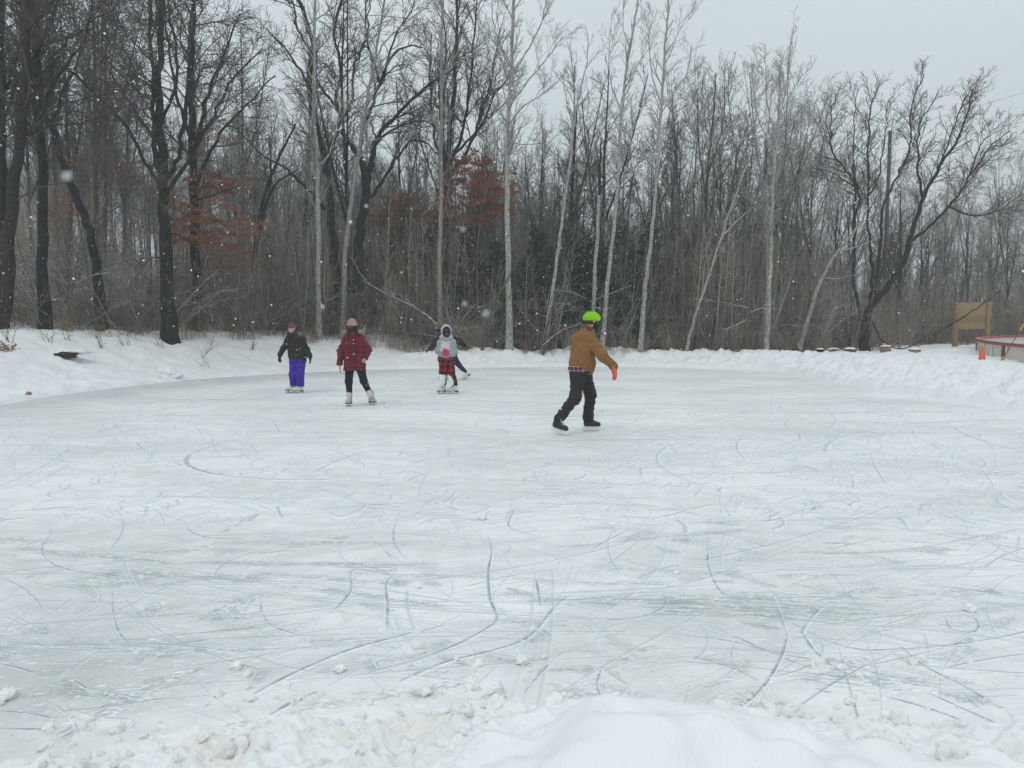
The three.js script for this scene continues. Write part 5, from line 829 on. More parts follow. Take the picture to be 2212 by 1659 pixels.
function egg(c, ax, r) { const f = (x, y, z) => { const px = x - c.x, py = y - c.y, pz = z - c.z, a = (px * ax.r.x + py * ax.r.y + pz * ax.r.z) / r[0], b = (px * ax.u.x + py * ax.u.y + pz * ax.u.z) / r[1], d = (px * ax.f.x + py * ax.f.y + pz * ax.f.z) / r[2], l = Math.hypot(a, b, d); const m = Math.min(r[0], r[1], r[2]); return (l - 1) * m * (0.6 + 0.4); }; const m = Math.max(...r); f.box = [c.x - m, c.y - m, c.z - m, c.x + m, c.y + m, c.z + m]; return f; }
function blend(list, k, more) {                             // smooth union; more(d, x, y, z) may cut or wrinkle it
  const f = (x, y, z) => { let d = 1e3; for (const s of list) d = smin(d, s(x, y, z), k); return more ? more(d, x, y, z) : d; };
  const b = [1e9, 1e9, 1e9, -1e9, -1e9, -1e9]; for (const s of list) for (let i = 0; i < 3; i++) { b[i] = Math.min(b[i], s.box[i]); b[i + 3] = Math.max(b[i + 3], s.box[i + 3]); } f.box = b; return f;
}
function mesh(f, cell, colour) { const b = f.box, m = 0.03 + cell; return surface(f, V(b[0] - m, b[1] - m, b[2] - m), V(b[3] + m, b[4] + m, b[5] + m), cell, colour); }
const axes = (yaw, pitch = 0, roll = 0) => { const e = new THREE.Euler(pitch, yaw, roll, 'YXZ'); return { r: V(1, 0, 0).applyEuler(e), u: V(0, 1, 0).applyEuler(e), f: V(0, 0, 1).applyEuler(e) }; };   // yaw 0 looks at the camera
const off = (c, ax, r, u, f) => c.clone().addScaledVector(ax.r, r).addScaledVector(ax.u, u).addScaledVector(ax.f, f);
const local = (c, ax, x, y, z) => { const px = x - c.x, py = y - c.y, pz = z - c.z; return [px * ax.r.x + py * ax.r.y + pz * ax.r.z, px * ax.u.x + py * ax.u.y + pz * ax.u.z, px * ax.f.x + py * ax.f.y + pz * ax.f.z]; };

const weave = noiseTexture(128, 128, (x, y) => { const v = 128 + 60 * Math.sin(x * TAU * 16) * Math.sin(y * TAU * 16) + 40 * wrap3(x, Math.abs(y - 0.5) * 2, 3, 5, 2); return [clamp8(v), clamp8(v), clamp8(v)]; }, false, 6, 6);
const ribs = noiseTexture(128, 16, (x, y) => { const v = 128 + 100 * Math.sin(x * TAU * 16); return [clamp8(v), clamp8(v), clamp8(v)]; }, false, 7, 1);
const cloth = (r, g, b, o = {}) => new THREE.MeshPhysicalMaterial({ color: col(r, g, b), roughness: 0.9, bumpMap: weave, bumpScale: 0.002, sheen: 0.15, sheenRoughness: 0.7, sheenColor: col(r, g, b), ...o });
const knit = (r, g, b) => cloth(r, g, b, { bumpMap: ribs, bumpScale: 0.005 });
const vcloth = o => cloth(1, 1, 1, { vertexColors: true, sheen: 0, ...o });
const skin = mat(0.52, 0.30, 0.22, 0.6), whiteLeather = mat(0.66, 0.645, 0.60, 0.5), beigeLeather = mat(0.50, 0.455, 0.38, 0.55), blackLeather = mat(0.018, 0.018, 0.02, 0.45), steel = new THREE.MeshStandardMaterial({ color: col(0.5, 0.51, 0.53), metalness: 0.9, roughness: 0.28 }), soleDark = mat(0.03, 0.026, 0.025, 0.5), holderWhite = mat(0.80, 0.80, 0.79, 0.4), laceWhite = mat(0.75, 0.75, 0.74, 0.8);
const eyeWhite = mat(0.7, 0.7, 0.68, 0.2), eyeDark = mat(0.03, 0.02, 0.015, 0.2);

function handBones(w, dir, palm, side, curl, s = 1, fat = 0) {   // wrist, direction of the fingers, palm normal, +1/-1 which side the thumb leaves
  const d = dir.clone().normalize(), n = palm.clone().addScaledVector(d, -palm.dot(d)).normalize(), l = V().crossVectors(d, n).multiplyScalar(side), L = [];
  const pt = (a, b, c) => w.clone().addScaledVector(d, a * s).addScaledVector(l, b * s).addScaledVector(n, c * s);
  for (const b of [-0.024, 0, 0.024]) L.push(bone(pt(0.0, b * 0.6, 0), pt(0.08, b, 0), 0.019 * s + fat, 0.014 * s + fat));
  [[0.033, 0.068, 0.0088], [0.011, 0.076, 0.0092], [-0.011, 0.07, 0.0088], [-0.032, 0.055, 0.0078]].forEach(([b, len, r], i) => {
    let p = pt(0.085, b, 0), a = curl * (0.5 + 0.1 * i); for (const [f, rr] of [[0.45, 1], [0.32, 0.92], [0.23, 0.82]]) { const q = p.clone().addScaledVector(d, Math.cos(a) * len * 1.15 * f * s).addScaledVector(n, Math.sin(a) * len * 1.15 * f * s); L.push(bone(p, q, r * rr * s + fat, r * rr * 0.93 * s + fat)); p = q; a += curl * 0.7; }
  });
  const t0 = pt(0.018, 0.028, 0.004), t1 = pt(0.055, 0.052, 0.016), t2 = pt(0.088, 0.056, 0.028); L.push(bone(t0, t1, 0.013 * s + fat, 0.0105 * s + fat), bone(t1, t2, 0.0105 * s + fat, 0.008 * s + fat)); return L;
}
function skate(parent, label, foot, yaw, pitch, roll, kind) { // foot: where the middle of the blade meets the ice; yaw 0 points the toe at +x
  const boot = kind === 'hockey' ? blackLeather : kind === 'beige' ? beigeLeather : whiteLeather, hk = kind === 'hockey', a0 = axes(0), h = hk ? 0.075 : 0.062, L = [];
  L.push(bone(V(-0.075, h + 0.04, 0), V(0.03, h + 0.045, 0), 0.042, 0.043), bone(V(0.03, h + 0.045, 0), V(0.105, h + 0.032, 0), 0.043, 0.033), bone(V(0.02, h + 0.03, 0), V(0.115, h + 0.028, 0.004), 0.036, 0.03));
  L.push(bone(V(-0.065, h + 0.05, 0), V(-0.06, h + (hk ? 0.15 : 0.20), 0), 0.046, 0.052), bone(V(0.0, h + 0.07, 0), V(-0.035, h + 0.16, 0), 0.04, 0.045));
  const f = blend(L, 0.03, (d, x, y, z) => Math.max(d, h - y, y - h - (hk ? 0.175 : 0.225) - 0.15 * (x + 0.06)));
  const m = part('skate', mesh(f, 0.008), boot, parent); m.position.copy(foot); m.rotation.set(roll, yaw, pitch, 'YZX'); if (label) tag(m, label);
  const ex = (pts, holes, w, bev) => { const s = new THREE.Shape(pts.map(([x, y]) => new THREE.Vector2(x, y))); for (const q of holes) s.holes.push(new THREE.Path(q.map(([x, y]) => new THREE.Vector2(x, y)))); const g = new THREE.ExtrudeGeometry(s, { depth: w, bevelEnabled: bev > 0, bevelSize: bev, bevelThickness: bev, bevelSegments: 2 }); g.translate(0, 0, -w / 2); return g; };
  if (hk) {
    part('blade_holder', ex([[-0.125, 0.014], [0.125, 0.014], [0.142, 0.03], [0.13, 0.074], [0.03, 0.076], [0.0, 0.062], [-0.02, 0.06], [-0.045, 0.076], [-0.125, 0.076], [-0.14, 0.04]], [], 0.016, 0.005), holderWhite, m);
    part('blade', ex([[-0.135, 0.012], [-0.12, 0.002], [-0.02, 0], [0.1, 0.001], [0.14, 0.012], [0.142, 0.024], [-0.135, 0.02]], [], 0.005, 0), steel, m);
    const toe = new THREE.SphereGeometry(0.035, 18, 12, 0, TAU, 0, Math.PI); toe.scale(1, 0.9, 1.05); toe.translate(0.112, h + 0.03, 0); part('toe_cap', toe, mat(0.03, 0.03, 0.032, 0.3), m);
  } else {
    part('sole', ex([[-0.125, h - 0.004], [-0.125, h + 0.006], [-0.06, h + 0.006], [0.12, h + 0.004], [0.14, h + 0.012], [0.148, h + 0.008], [0.13, h - 0.006], [-0.04, h - 0.004], [-0.05, h - 0.022], [-0.12, h - 0.022]], [], 0.056, 0.003), soleDark, m);
    part('blade', ex([[-0.155, 0.006], [-0.14, 0], [0.02, -0.001], [0.13, 0.004], [0.145, 0.022], [0.13, 0.03], [0.1, 0.022], [0.085, h - 0.008], [0.05, h - 0.008], [0.055, 0.02], [-0.06, 0.018], [-0.065, h - 0.022], [-0.105, h - 0.022], [-0.105, 0.018], [-0.155, 0.016]], [], 0.006, 0), steel, m);
  }
  const lc = new Tubes(); for (let k = 0; k < 7; k++) { const t = k / 6, x = lerp(0.075, -0.005, t), y = lerp(h + 0.075, h + (hk ? 0.16 : 0.2), t * t * 0.8 + 0.2 * t) + 0.004, w = 0.026; const front = zz => { let q = 0.13; while (q > -0.1 && f(q, y, zz) > 0.002) q -= 0.004; return q + 0.003; }; lc.tube([V(front(-w), y - 0.004, -w), V(front(0), y + 0.006, 0), V(front(w), y - 0.002, w)], [0.005, 0.005, 0.005], 5); } part('laces', lc.geometry(), laceWhite, m); return m;
}
function headShape(c, ax, neck, s = 1) {
  const o = (r, u, f) => off(c, ax, r * s, u * s, f * s);
  return [egg(o(0, 0.03, -0.008), ax, [0.075 * s, 0.088 * s, 0.094 * s]), egg(o(0, -0.05, 0.022), ax, [0.056 * s, 0.064 * s, 0.064 * s]), bone(o(0, 0.006, 0.082), o(0, -0.03, 0.1), 0.009 * s, 0.013 * s), egg(o(0, -0.067, 0.078), ax, [0.022 * s, 0.011 * s, 0.012 * s]), egg(o(0.077 * s, -0.008, -0.01), ax, [0.011 * s, 0.03 * s, 0.019 * s]), egg(o(-0.077 * s, -0.008, -0.01), ax, [0.011 * s, 0.03 * s, 0.019 * s]), bone(o(0, -0.05, -0.025), neck, 0.052 * s, 0.056 * s)];
}
const fold = (amp, fx, fy) => (x, y, z) => amp * noise3(x * fx, y * fy, z * fx);
// o.J: joints. The body is one surface under the clothes; head and hands have finer grids of their own
function person(o) {
  const base = o.base, J = {}; for (const [n, q] of Object.entries(o.joints)) J[n] = at(o.ox + o.s * q[0], o.oy + o.s * q[1], o.D - (q[2] || 0)).sub(base);
  const t = thing('person', o.label, 'person', base), s = o.scale || 1, hax = axes(...o.face), geos = [], add = (f, c) => { const g = mesh(f, c); g.deleteAttribute('uv'); geos.push(g); };
  const ankle = {};
  for (const q of ['L', 'R']) { const [foot, yaw, pitch, roll] = o.soles[q], e = new THREE.Euler(roll, yaw, pitch, 'YZX'); J['an' + q] = foot.clone().add(V(-0.058, 0.17, 0).applyEuler(e)); ankle[q] = foot.clone().add(V(0.01, 0.105, 0).applyEuler(e)); }
  const L = [bone(J.shL, J.shR, 0.05 * s, 0.05 * s), bone(J.shL, J.hipL, 0.062 * s, 0.07 * s), bone(J.shR, J.hipR, 0.062 * s, 0.07 * s), bone(J.neck, J.hipL.clone().lerp(J.hipR, 0.5), 0.05 * s, 0.08 * s), bone(J.hipL, J.hipR, 0.075 * s, 0.075 * s)];
  for (const q of ['L', 'R']) { L.push(bone(J['sh' + q], J['el' + q], 0.045 * s, 0.038 * s), bone(J['el' + q], J['wr' + q], 0.038 * s, 0.027 * s), bone(J['hip' + q], J['kn' + q], 0.075 * s, 0.05 * s), bone(J['kn' + q], J['an' + q], 0.05 * s, 0.03 * s), bone(J['an' + q], ankle[q], 0.03, 0.026)); }
  L.push(bone(J.neck, J.head.clone().addScaledVector(hax.u, -0.05), 0.054 * s, 0.05 * s));
  add(blend(L, 0.045), 0.016); add(blend(headShape(J.head, hax, J.neck, o.headScale || 1), 0.022), 0.006);
  for (const q of ['L', 'R']) add(blend(handBones(J['wr' + q], o.hands[q].dir, o.hands[q].palm, o.hands[q].side, o.hands[q].curl, s), 0.01), 0.005);
  part('body', mergeGeometries(geos), skin, t);
  for (const r of [-0.03, 0.03]) { const g = new THREE.SphereGeometry(0.011, 12, 8), e = part('eye', g, eyeWhite, t); e.position.copy(off(J.head, hax, r, 0.008, 0.077)); const i = part('iris', new THREE.SphereGeometry(0.006, 10, 6), eyeDark, e); i.position.copy(hax.f).multiplyScalar(0.007); }
  return { t, J, s, hax, add: (name, f, cell, m, colour, label) => { const g = mesh(f, cell, colour), q = part(name, g, m, t); if (label) tag(q, label); return q; } };
}
const beanie = (P, s, drop, band, puff = 0, flat = 0.2, slope = 0.1, fold_ = 0.009) => { const c = P.J.head, ax = P.hax; return blend([egg(off(c, ax, 0, 0.038 * s, -0.012), ax, [0.094 * s, 0.108 * s + puff, 0.112 * s])], 0.01, (d, x, y, z) => { const q = local(c, ax, x, y, z), h = q[1] + q[2] * slope, cuff = fold_ * smooth(drop + band + 0.006, drop + band - 0.004, h), top = q[1] - flat + 0.012 * noise3(x * 16, y * 16, z * 16); return Math.max(-smin(-(d - cuff + 0.0028 * Math.sin(Math.atan2(q[0], q[2]) * 30) + 0.003 * noise3(x * 18, y * 18, z * 18)), -top, 0.05), drop - h); }); };
const faceMask = (P, s, top, grow_ = 0.012) => { const c = P.J.head, ax = P.hax; return blend([...headShape(c, ax, P.J.neck, s).slice(0, 3)], 0.03, (d, x, y, z) => { const q = local(c, ax, x, y, z); return Math.max(d - grow_, q[1] - top, -0.12 * s - q[1], 0.0 - q[2]); }); };
const handDir = (a, b) => V().subVectors(b, a).normalize();
const sleeve = (P, q, r, s0 = 0.1) => [bone(P.J['sh' + q], P.J['el' + q], r[0], r[1]), bone(P.J['el' + q], P.J['wr' + q], r[1], r[2])];
const trunkShape = (P, r) => [bone(P.J.shL, P.J.shR, r[0], r[0]), bone(P.J.shL, P.J.hipL, r[1], r[2]), bone(P.J.shR, P.J.hipR, r[1], r[2]), bone(P.J.neck, P.J.hipL.clone().lerp(P.J.hipR, 0.5), r[0], r[2])];
const legShape = (P, q, r) => [bone(P.J['hip' + q], P.J['kn' + q], r[0], r[1]), bone(P.J['kn' + q], P.J['kn' + q].clone().lerp(P.J['an' + q], r[3] || 1), r[1], r[2])];

{ // the man in front
  const D = 11.7, ox = 1141.3, oy = 637, s = 0.2, base = ground(1241, 937), at_ = (x, y, dz = 0) => at(ox + s * x, oy + s * y, D - dz).sub(base);
  const soleR = V().copy(ground(1207, 940)).sub(base).add(V(0, 0.03, 0)), soleL = ground(1277, 931).sub(base);
  const P = person({ soles: { R: [soleR, -0.55, -0.2, 0.1], L: [soleL, 0.05, 0, 0] }, label: 'person in brown jacket and lime green knit hat skating to the right, nearest skater', base, D, ox, oy, s, scale: 1.06, face: [1.95, 0.08, 0], headScale: 1.04,
    joints: { head: [690, 278, 0], neck: [634, 372, 0], shR: [662, 478, 0.15], shL: [560, 478, -0.14], elR: [790, 640, 0.24], wrR: [922, 772, 0.26], elL: [600, 640, -0.24], wrL: [620, 735, -0.12], hipR: [535, 870, 0.07], hipL: [600, 860, -0.08], knR: [508, 1110, 0.2], anR: [362, 1345, 0.3], knL: [672, 1070, -0.12], anL: [640, 1340, -0.22] },
    hands: { R: { dir: V(0.22, -1, 0.05), palm: V(-1, -0.2, -0.2), side: 1, curl: 0.35 }, L: { dir: V(0.5, -1, 0), palm: V(0, 0, 1), side: 1, curl: 0.4 } } });
  const { J, t } = P, duck = cloth(0.245, 0.112, 0.036), wr = fold(0.015, 6, 5), wr2 = fold(0.006, 14, 11);
  const hem = at_(560, 800), hem2 = at_(700, 830);
  const belly = at_(620, 690, 0.02), backC = at_(560, 600, 0.02);
  P.add('jacket', blend([...trunkShape(P, [0.075, 0.1, 0.11]), bone(at_(628, 395), at_(585, 560), 0.07, 0.13), egg(at_(575, 590, 0), axes(2.05), [0.19, 0.3, 0.145]), egg(at_(600, 700, 0.01), axes(2.05), [0.185, 0.22, 0.16]), bone(at_(525, 740), at_(625, 775), 0.125, 0.125)], 0.07, (d, x, y, z) => Math.max(d + wr(x, y, z) + wr2(x, y, z), hem.y + 0.012 - 0.30 * Math.max(0, x - hem.x) - y, y - J.neck.y - 0.02)), 0.011, duck);
  for (const q of ['R', 'L']) P.add('sleeve', blend(sleeve(P, q, [0.098, 0.086, 0.058]), 0.05, (d, x, y, z) => d + 1.1 * wr(x + 3, y, z) + wr2(x, y, z)), 0.01, duck);
  P.add('collar', blend([egg(at_(636, 362), axes(1.9, 0.25), [0.088, 0.064, 0.094])], 0.02, (d, x, y, z) => d + wr2(x, y, z)), 0.008, cloth(0.16, 0.065, 0.022));
  { const g = new Tubes(), z0 = 0.125; g.tube(polyline([at_(708, 690, 0.06), at_(704, 760, 0.06), at_(690, 835, 0.06)], 10), Array(11).fill(0.006), 6); part('zip', g.geometry(), mat(0.03, 0.025, 0.02, 0.5), t); }
  const plaidShirt = (x, y, z) => { const a = Math.abs(((x * 14 + z * 9) % 1 + 1) % 1 - 0.5), b = Math.abs((y * 16 % 1 + 1) % 1 - 0.5); const w = (a < 0.07 ? 1 : 0) + (b < 0.08 ? 1 : 0); return w ? [0.4, 0.33, 0.35] : a > 0.36 ? [0.02, 0.012, 0.02] : [0.075, 0.014, 0.028]; };
  P.add('shirt', blend([bone(at_(530, 795, 0.05), at_(605, 805, -0.04), 0.142, 0.142), egg(at_(562, 800), axes(2.05), [0.19, 0.12, 0.16])], 0.05, (d, x, y, z) => Math.max(d + wr2(x, y, z), hem.y - 0.055 - 0.2 * (x - hem.x) - y, y - hem.y - 0.05)), 0.009, vcloth(), plaidShirt);
  const jeans = cloth(0.028, 0.0235, 0.023), jw = (x, y, z) => 0.011 * noise3(x * 8, y * 16, z * 8) + 0.005 * noise3(x * 20, y * 26, z * 20) + 0.006 * smooth(0.55, 0.2, y) * noise3(x * 5, y * 34, z * 5);
  P.add('trousers', blend([bone(at_(535, 855, 0.06), at_(600, 850, -0.06), 0.128, 0.128), ...legShape(P, 'R', [0.118, 0.086, 0.074, 0.9]), ...legShape(P, 'L', [0.118, 0.086, 0.08, 0.93])], 0.05, (d, x, y, z) => Math.max(d + jw(x, y, z), y - hem.y + 0.03)), 0.01, jeans);
  P.add('hat', beanie(P, 1.09, 0.0, 0.07, 0.02, 0.135, -0.03, 0.013), 0.007, knit(0.32, 0.74, 0.012));
  { // dark stitched lettering on the cuff, too small to read
    const g = new Tubes(); for (let k = 0; k < 7; k++) { const a = 0.55 + k * 0.085 - 1.57 * 0, q = off(J.head, P.hax, Math.sin(-a + 1.57 - 1.0) * 0.118, 0.058 + 0.003 * Math.sin(k * 3), Math.cos(-a + 1.57 - 1.0) * 0.127), w = off(J.head, P.hax, Math.sin(-a + 1.5 - 1.0) * 0.118, 0.066 - 0.003 * Math.cos(k * 2), Math.cos(-a + 1.5 - 1.0) * 0.127); g.tube([q, q.clone().lerp(w, 0.5).add(V(0, 0.006, 0)), w], [0.003, 0.003, 0.003], 5); } part('lettering', g.geometry(), mat(0.02, 0.03, 0.01, 0.9), t); }
  P.add('mask', faceMask(P, 1.04, -0.012, 0.014), 0.006, cloth(0.013, 0.013, 0.015));
  P.add('hair', blend([egg(off(J.head, P.hax, 0, -0.005, -0.03), P.hax, [0.084, 0.075, 0.082])], 0.02, (d, x, y, z) => { const q = local(J.head, P.hax, x, y, z); return Math.max(d + 0.004 * noise3(x * 60, y * 20, z * 60), q[2] - 0.03, q[1] - 0.05); }), 0.006, mat(0.09, 0.04, 0.022, 0.8));
  { const g = new Tubes(); for (const r of [-0.034, 0.034]) { const pts = []; for (let k = 0; k <= 14; k++) { const a = k / 14 * TAU; pts.push(off(J.head, P.hax, r + Math.cos(a) * 0.026, 0.008 + Math.sin(a) * 0.019, 0.1)); } g.tube(pts, Array(15).fill(0.0025), 5); } for (const r of [-1, 1]) g.tube([off(J.head, P.hax, r * 0.06, 0.01, 0.098), off(J.head, P.hax, r * 0.085, 0.008, 0.02)], [0.0025, 0.0025], 5); part('glasses', g.geometry(), mat(0.02, 0.02, 0.02, 0.3), t); }
  for (const q of ['R', 'L']) P.add('glove', blend(handBones(J['wr' + q], q === 'R' ? V(0.22, -1, 0.05) : V(0.5, -1, 0), q === 'R' ? V(-1, -0.2, -0.2) : V(0, 0, 1), 1, 0.3, 1.12, 0.014).concat(bone(J['wr' + q], J['wr' + q].clone().lerp(J['el' + q], 0.2), 0.034, 0.036)), 0.02), 0.006, knit(0.88, 0.15, 0.075));
  skate(t, 'black hockey skate trailing, heel lifted', V().copy(ground(1207, 940)).sub(base).add(V(0, 0.03, 0)), -0.55, -0.2, 0.1, 'hockey');
  skate(t, 'black hockey skate leading, flat on the ice', ground(1277, 931).sub(base), 0.05, 0, 0, 'hockey');
}
const M = (x, y) => [557.4 + 0.144 * x, 663.6 + 0.144 * y], K = (x, y) => [889.2 + 0.128 * x, 663.6 + 0.128 * y];
{ // purple trousers
  const D = 18.3, ox = 557.4, oy = 663.6, s = 0.144, base = ground(...M(550, 1288)), at_ = (x, y, dz = 0) => at(ox + s * x, oy + s * y, D - dz).sub(base);
  const dirL = V(0.12, -1, 0.1), dirR = V(-0.1, -1, 0.15);
  const P = person({ soles: { R: [ground(...M(503, 1282)).sub(base), -2.6, 0, 0], L: [ground(...M(600, 1291)).sub(base), -2.75, 0, 0] }, label: 'person in black jacket and purple trousers with a pink face mask, leftmost skater', base, D, ox, oy, s, scale: 0.95, face: [-0.12, 0.08, 0],
    joints: { head: [508, 312], neck: [525, 425], shR: [462, 492], shL: [648, 492], elR: [380, 620, -0.02], wrR: [328, 722, 0.05], elL: [728, 625, -0.02], wrL: [782, 740, 0.05], hipR: [550, 800], hipL: [645, 795], knR: [530, 1010, 0.05], anR: [545, 1190], knL: [625, 1010, 0.05], anL: [612, 1190] },
    hands: { R: { dir: V(-0.1, -1, 0.12), palm: V(1, 0, 0.3), side: 1, curl: 0.4 }, L: { dir: V(0.12, -1, 0.1), palm: V(-1, 0, 0.3), side: -1, curl: 0.4 } } });
  const { J, t } = P, blk = cloth(0.022, 0.018, 0.017), pur = cloth(0.036, 0.009, 0.30, { roughness: 0.7 }), wr = fold(0.01, 8, 7), w2 = fold(0.005, 18, 16), hem = at_(600, 795).y;
  P.add('jacket', blend([...trunkShape(P, [0.075, 0.095, 0.115]), bone(at_(545, 760), at_(655, 755), 0.115, 0.115), ...sleeve(P, 'R', [0.08, 0.068, 0.055]), ...sleeve(P, 'L', [0.08, 0.068, 0.055])], 0.045, (d, x, y, z) => Math.max(d + wr(x, y, z) + w2(x, y, z), Math.abs(x - (at_(600, 0).x)) < 0.26 ? hem - y : -1)), 0.011, blk);
  P.add('scarf', blend([egg(at_(520, 425, 0.02), axes(0), [0.1, 0.055, 0.1])], 0.02, (d, x, y, z) => d + 0.006 * noise3(x * 30, y * 40, z * 30)), 0.008, cloth(0.018, 0.013, 0.022));
  const pw = (x, y, z) => 0.008 * noise3(x * 7, y * 14, z * 7) + 0.005 * noise3(x * 15, y * 30, z * 15) + 0.006 * smooth(0.5, 0.15, y) * noise3(x * 4, y * 36, z * 4);
  P.add('trousers', blend([bone(at_(545, 810), at_(640, 805), 0.125, 0.125), ...legShape(P, 'R', [0.115, 0.1, 0.085]), ...legShape(P, 'L', [0.118, 0.104, 0.092])], 0.03, (d, x, y, z) => Math.max(d + pw(x, y, z), y - hem - 0.03, 0.16 - y)), 0.01, pur);
  P.add('hat', beanie(P, 0.98, 0.018, 0.05), 0.008, knit(0.13, 0.095, 0.07));
  P.add('mask', faceMask(P, 1, -0.012), 0.006, cloth(0.62, 0.33, 0.42));
  P.add('hair', blend([bone(at_(470, 340, -0.02), at_(455, 430, 0.04), 0.035, 0.04), bone(at_(550, 340, -0.02), at_(575, 420, 0.06), 0.035, 0.045), bone(at_(575, 420, 0.06), at_(600, 510, 0.1), 0.045, 0.02), bone(at_(455, 430, 0.04), at_(440, 520, 0.1), 0.04, 0.02), egg(off(J.head, P.hax, 0, -0.01, -0.035), P.hax, [0.086, 0.09, 0.075])], 0.03, (d, x, y, z) => d + 0.006 * noise3(x * 50, y * 12, z * 50)), 0.008, mat(0.03, 0.02, 0.016, 0.7));
  for (const [q, d, n, sd] of [['R', V(-0.1, -1, 0.12), V(1, 0, 0.3), 1], ['L', V(0.12, -1, 0.1), V(-1, 0, 0.3), -1]]) P.add('glove', blend(handBones(J['wr' + q], d, n, sd, 0.4, 1, 0.006).concat(bone(J['wr' + q], J['wr' + q].clone().lerp(J['el' + q], 0.25), 0.036, 0.04)), 0.012), 0.006, cloth(0.012, 0.012, 0.014));
  skate(t, null, ground(...M(503, 1282)).sub(base), -2.6, 0, 0, 'white'); skate(t, null, ground(...M(600, 1291)).sub(base), -2.75, 0, 0, 'white');
}
{ // maroon coat
  const D = 15.5, ox = 557.4, oy = 663.6, s = 0.144, base = ground(...M(1500, 1480)), at_ = (x, y, dz = 0) => at(ox + s * x, oy + s * y, D - dz).sub(base);
  const P = person({ soles: { R: [ground(...M(1362, 1482)).sub(base), -1.68, 0, 0], L: [ground(...M(1712, 1464)).sub(base), -0.95, 0, -0.05] }, label: 'person in maroon belted parka and black leggings, hand in pocket, pale pink knit hat', base, D, ox, oy, s, scale: 1, face: [0.0, 0.05, 0],
    joints: { head: [1408, 283], neck: [1425, 395], shR: [1328, 492], shL: [1540, 492], elR: [1248, 660, -0.02], wrR: [1224, 870, 0.04], elL: [1648, 640, -0.06], wrL: [1600, 775, 0.06], hipR: [1375, 860], hipL: [1525, 860], knR: [1362, 1115, 0.05], anR: [1368, 1330, -0.02], knL: [1585, 1105, 0.04], anL: [1675, 1330, -0.02] },
    hands: { R: { dir: V(0.03, -1, 0.1), palm: V(1, 0, -0.2), side: 1, curl: 0.3 }, L: { dir: V(-0.55, -0.35, 0.15), palm: V(0.2, 0, -1), side: 1, curl: 0.35 } } });
  const { J, t } = P, mar = cloth(0.135, 0.012, 0.024), hem = at_(1450, 950).y, waist = at_(1450, 690).y, quilt = (x, y, z) => 0.006 * noise3(x * 9, y * 9, z * 9) + 0.004 * noise3(x * 20, y * 22, z * 20) + (y > waist ? 0.004 * Math.cos((y - waist) * 62) : 0);
  P.add('coat', blend([...trunkShape(P, [0.078, 0.09, 0.115]), bone(at_(1385, 880), at_(1515, 880), 0.125, 0.125), bone(at_(1372, 1000), at_(1530, 1000), 0.148, 0.148), bone(at_(1385, 560, 0.03), at_(1495, 560, 0.03), 0.105, 0.105)], 0.045, (d, x, y, z) => Math.max(d + quilt(x, y, z) + 0.012 * Math.exp(-(((y - waist) / 0.03) ** 2)), hem - y)), 0.011, mar);
  for (const q of ['R', 'L']) P.add('sleeve', blend(sleeve(P, q, [0.086, 0.074, 0.06]), 0.05, (d, x, y, z) => { const w = J['wr' + q], a = V(x, y, z).sub(w).dot(handDir(J['el' + q], w)); return Math.max(d + quilt(x, y, z) * 1.2 + 0.004 * Math.cos(y * 70), a - 0.005); }), 0.01, mar);
  { const g = new Tubes(); for (const [a, b, f, r] of [[[1430, 430, 0.125], [1432, 690, 0.14], [1440, 945, 0.165], 0.006]]) g.tube(polyline([at_(...a), at_(...b), at_(...f)], 10), Array(11).fill(0.006), 5); part('zip', g.geometry(), mat(0.07, 0.006, 0.012, 0.6), t); }
  for (const [x, y] of [[1428, 490], [1432, 542]]) { const g = new THREE.CylinderGeometry(0.011, 0.011, 0.008, 14); g.rotateX(Math.PI / 2); const b = part('button', g, mat(0.6, 0.5, 0.45, 0.35), t); b.position.copy(at_(x, y, 0.145)); }
  { const g = new THREE.TorusGeometry(0.022, 0.006, 8, 4); g.rotateZ(Math.PI / 4); const b = part('belt_buckle', g, mat(0.55, 0.45, 0.42, 0.35), t); b.position.copy(at_(1436, 702, 0.138)); const g2 = new RoundedBoxGeometry(0.03, 0.03, 0.008, 2, 0.003); const b2 = part('buckle_plate', g2, mat(0.42, 0.25, 0.25, 0.5), t); b2.position.copy(at_(1436, 702, 0.134)); }
  P.add('fur_hood', blend([bone(at_(1318, 372, 0.03), at_(1300, 385, -0.05), 0.045, 0.05), bone(at_(1300, 385, -0.05), at_(1430, 360, -0.12), 0.05, 0.06), bone(at_(1430, 360, -0.12), at_(1560, 375, -0.05), 0.06, 0.05), bone(at_(1560, 375, -0.05), at_(1530, 372, 0.04), 0.05, 0.042)], 0.03, (d, x, y, z) => d + 0.012 * noise3(x * 55, y * 55, z * 55)), 0.008, mat(0.30, 0.25, 0.215, 0.95));
  P.add('collar', blend([egg(at_(1418, 400, 0.0), axes(0), [0.088, 0.06, 0.1])], 0.02, (d, x, y, z) => d + quilt(x, y, z)), 0.009, cloth(0.10, 0.009, 0.018));
  P.add('leggings', blend([bone(J.hipR, J.hipL, 0.12, 0.12), ...legShape(P, 'R', [0.1, 0.073, 0.05]), ...legShape(P, 'L', [0.1, 0.073, 0.05])], 0.04, (d, x, y, z) => Math.max(d + 0.002 * noise3(x * 20, y * 20, z * 20), y - hem - 0.1)), 0.01, cloth(0.0105, 0.0105, 0.016));
  P.add('hat', beanie(P, 1.02, 0.012, 0.055, 0.006), 0.008, knit(0.46, 0.28, 0.285));
  P.add('mask', faceMask(P, 1, 0.0, 0.012), 0.006, cloth(0.032, 0.028, 0.024));
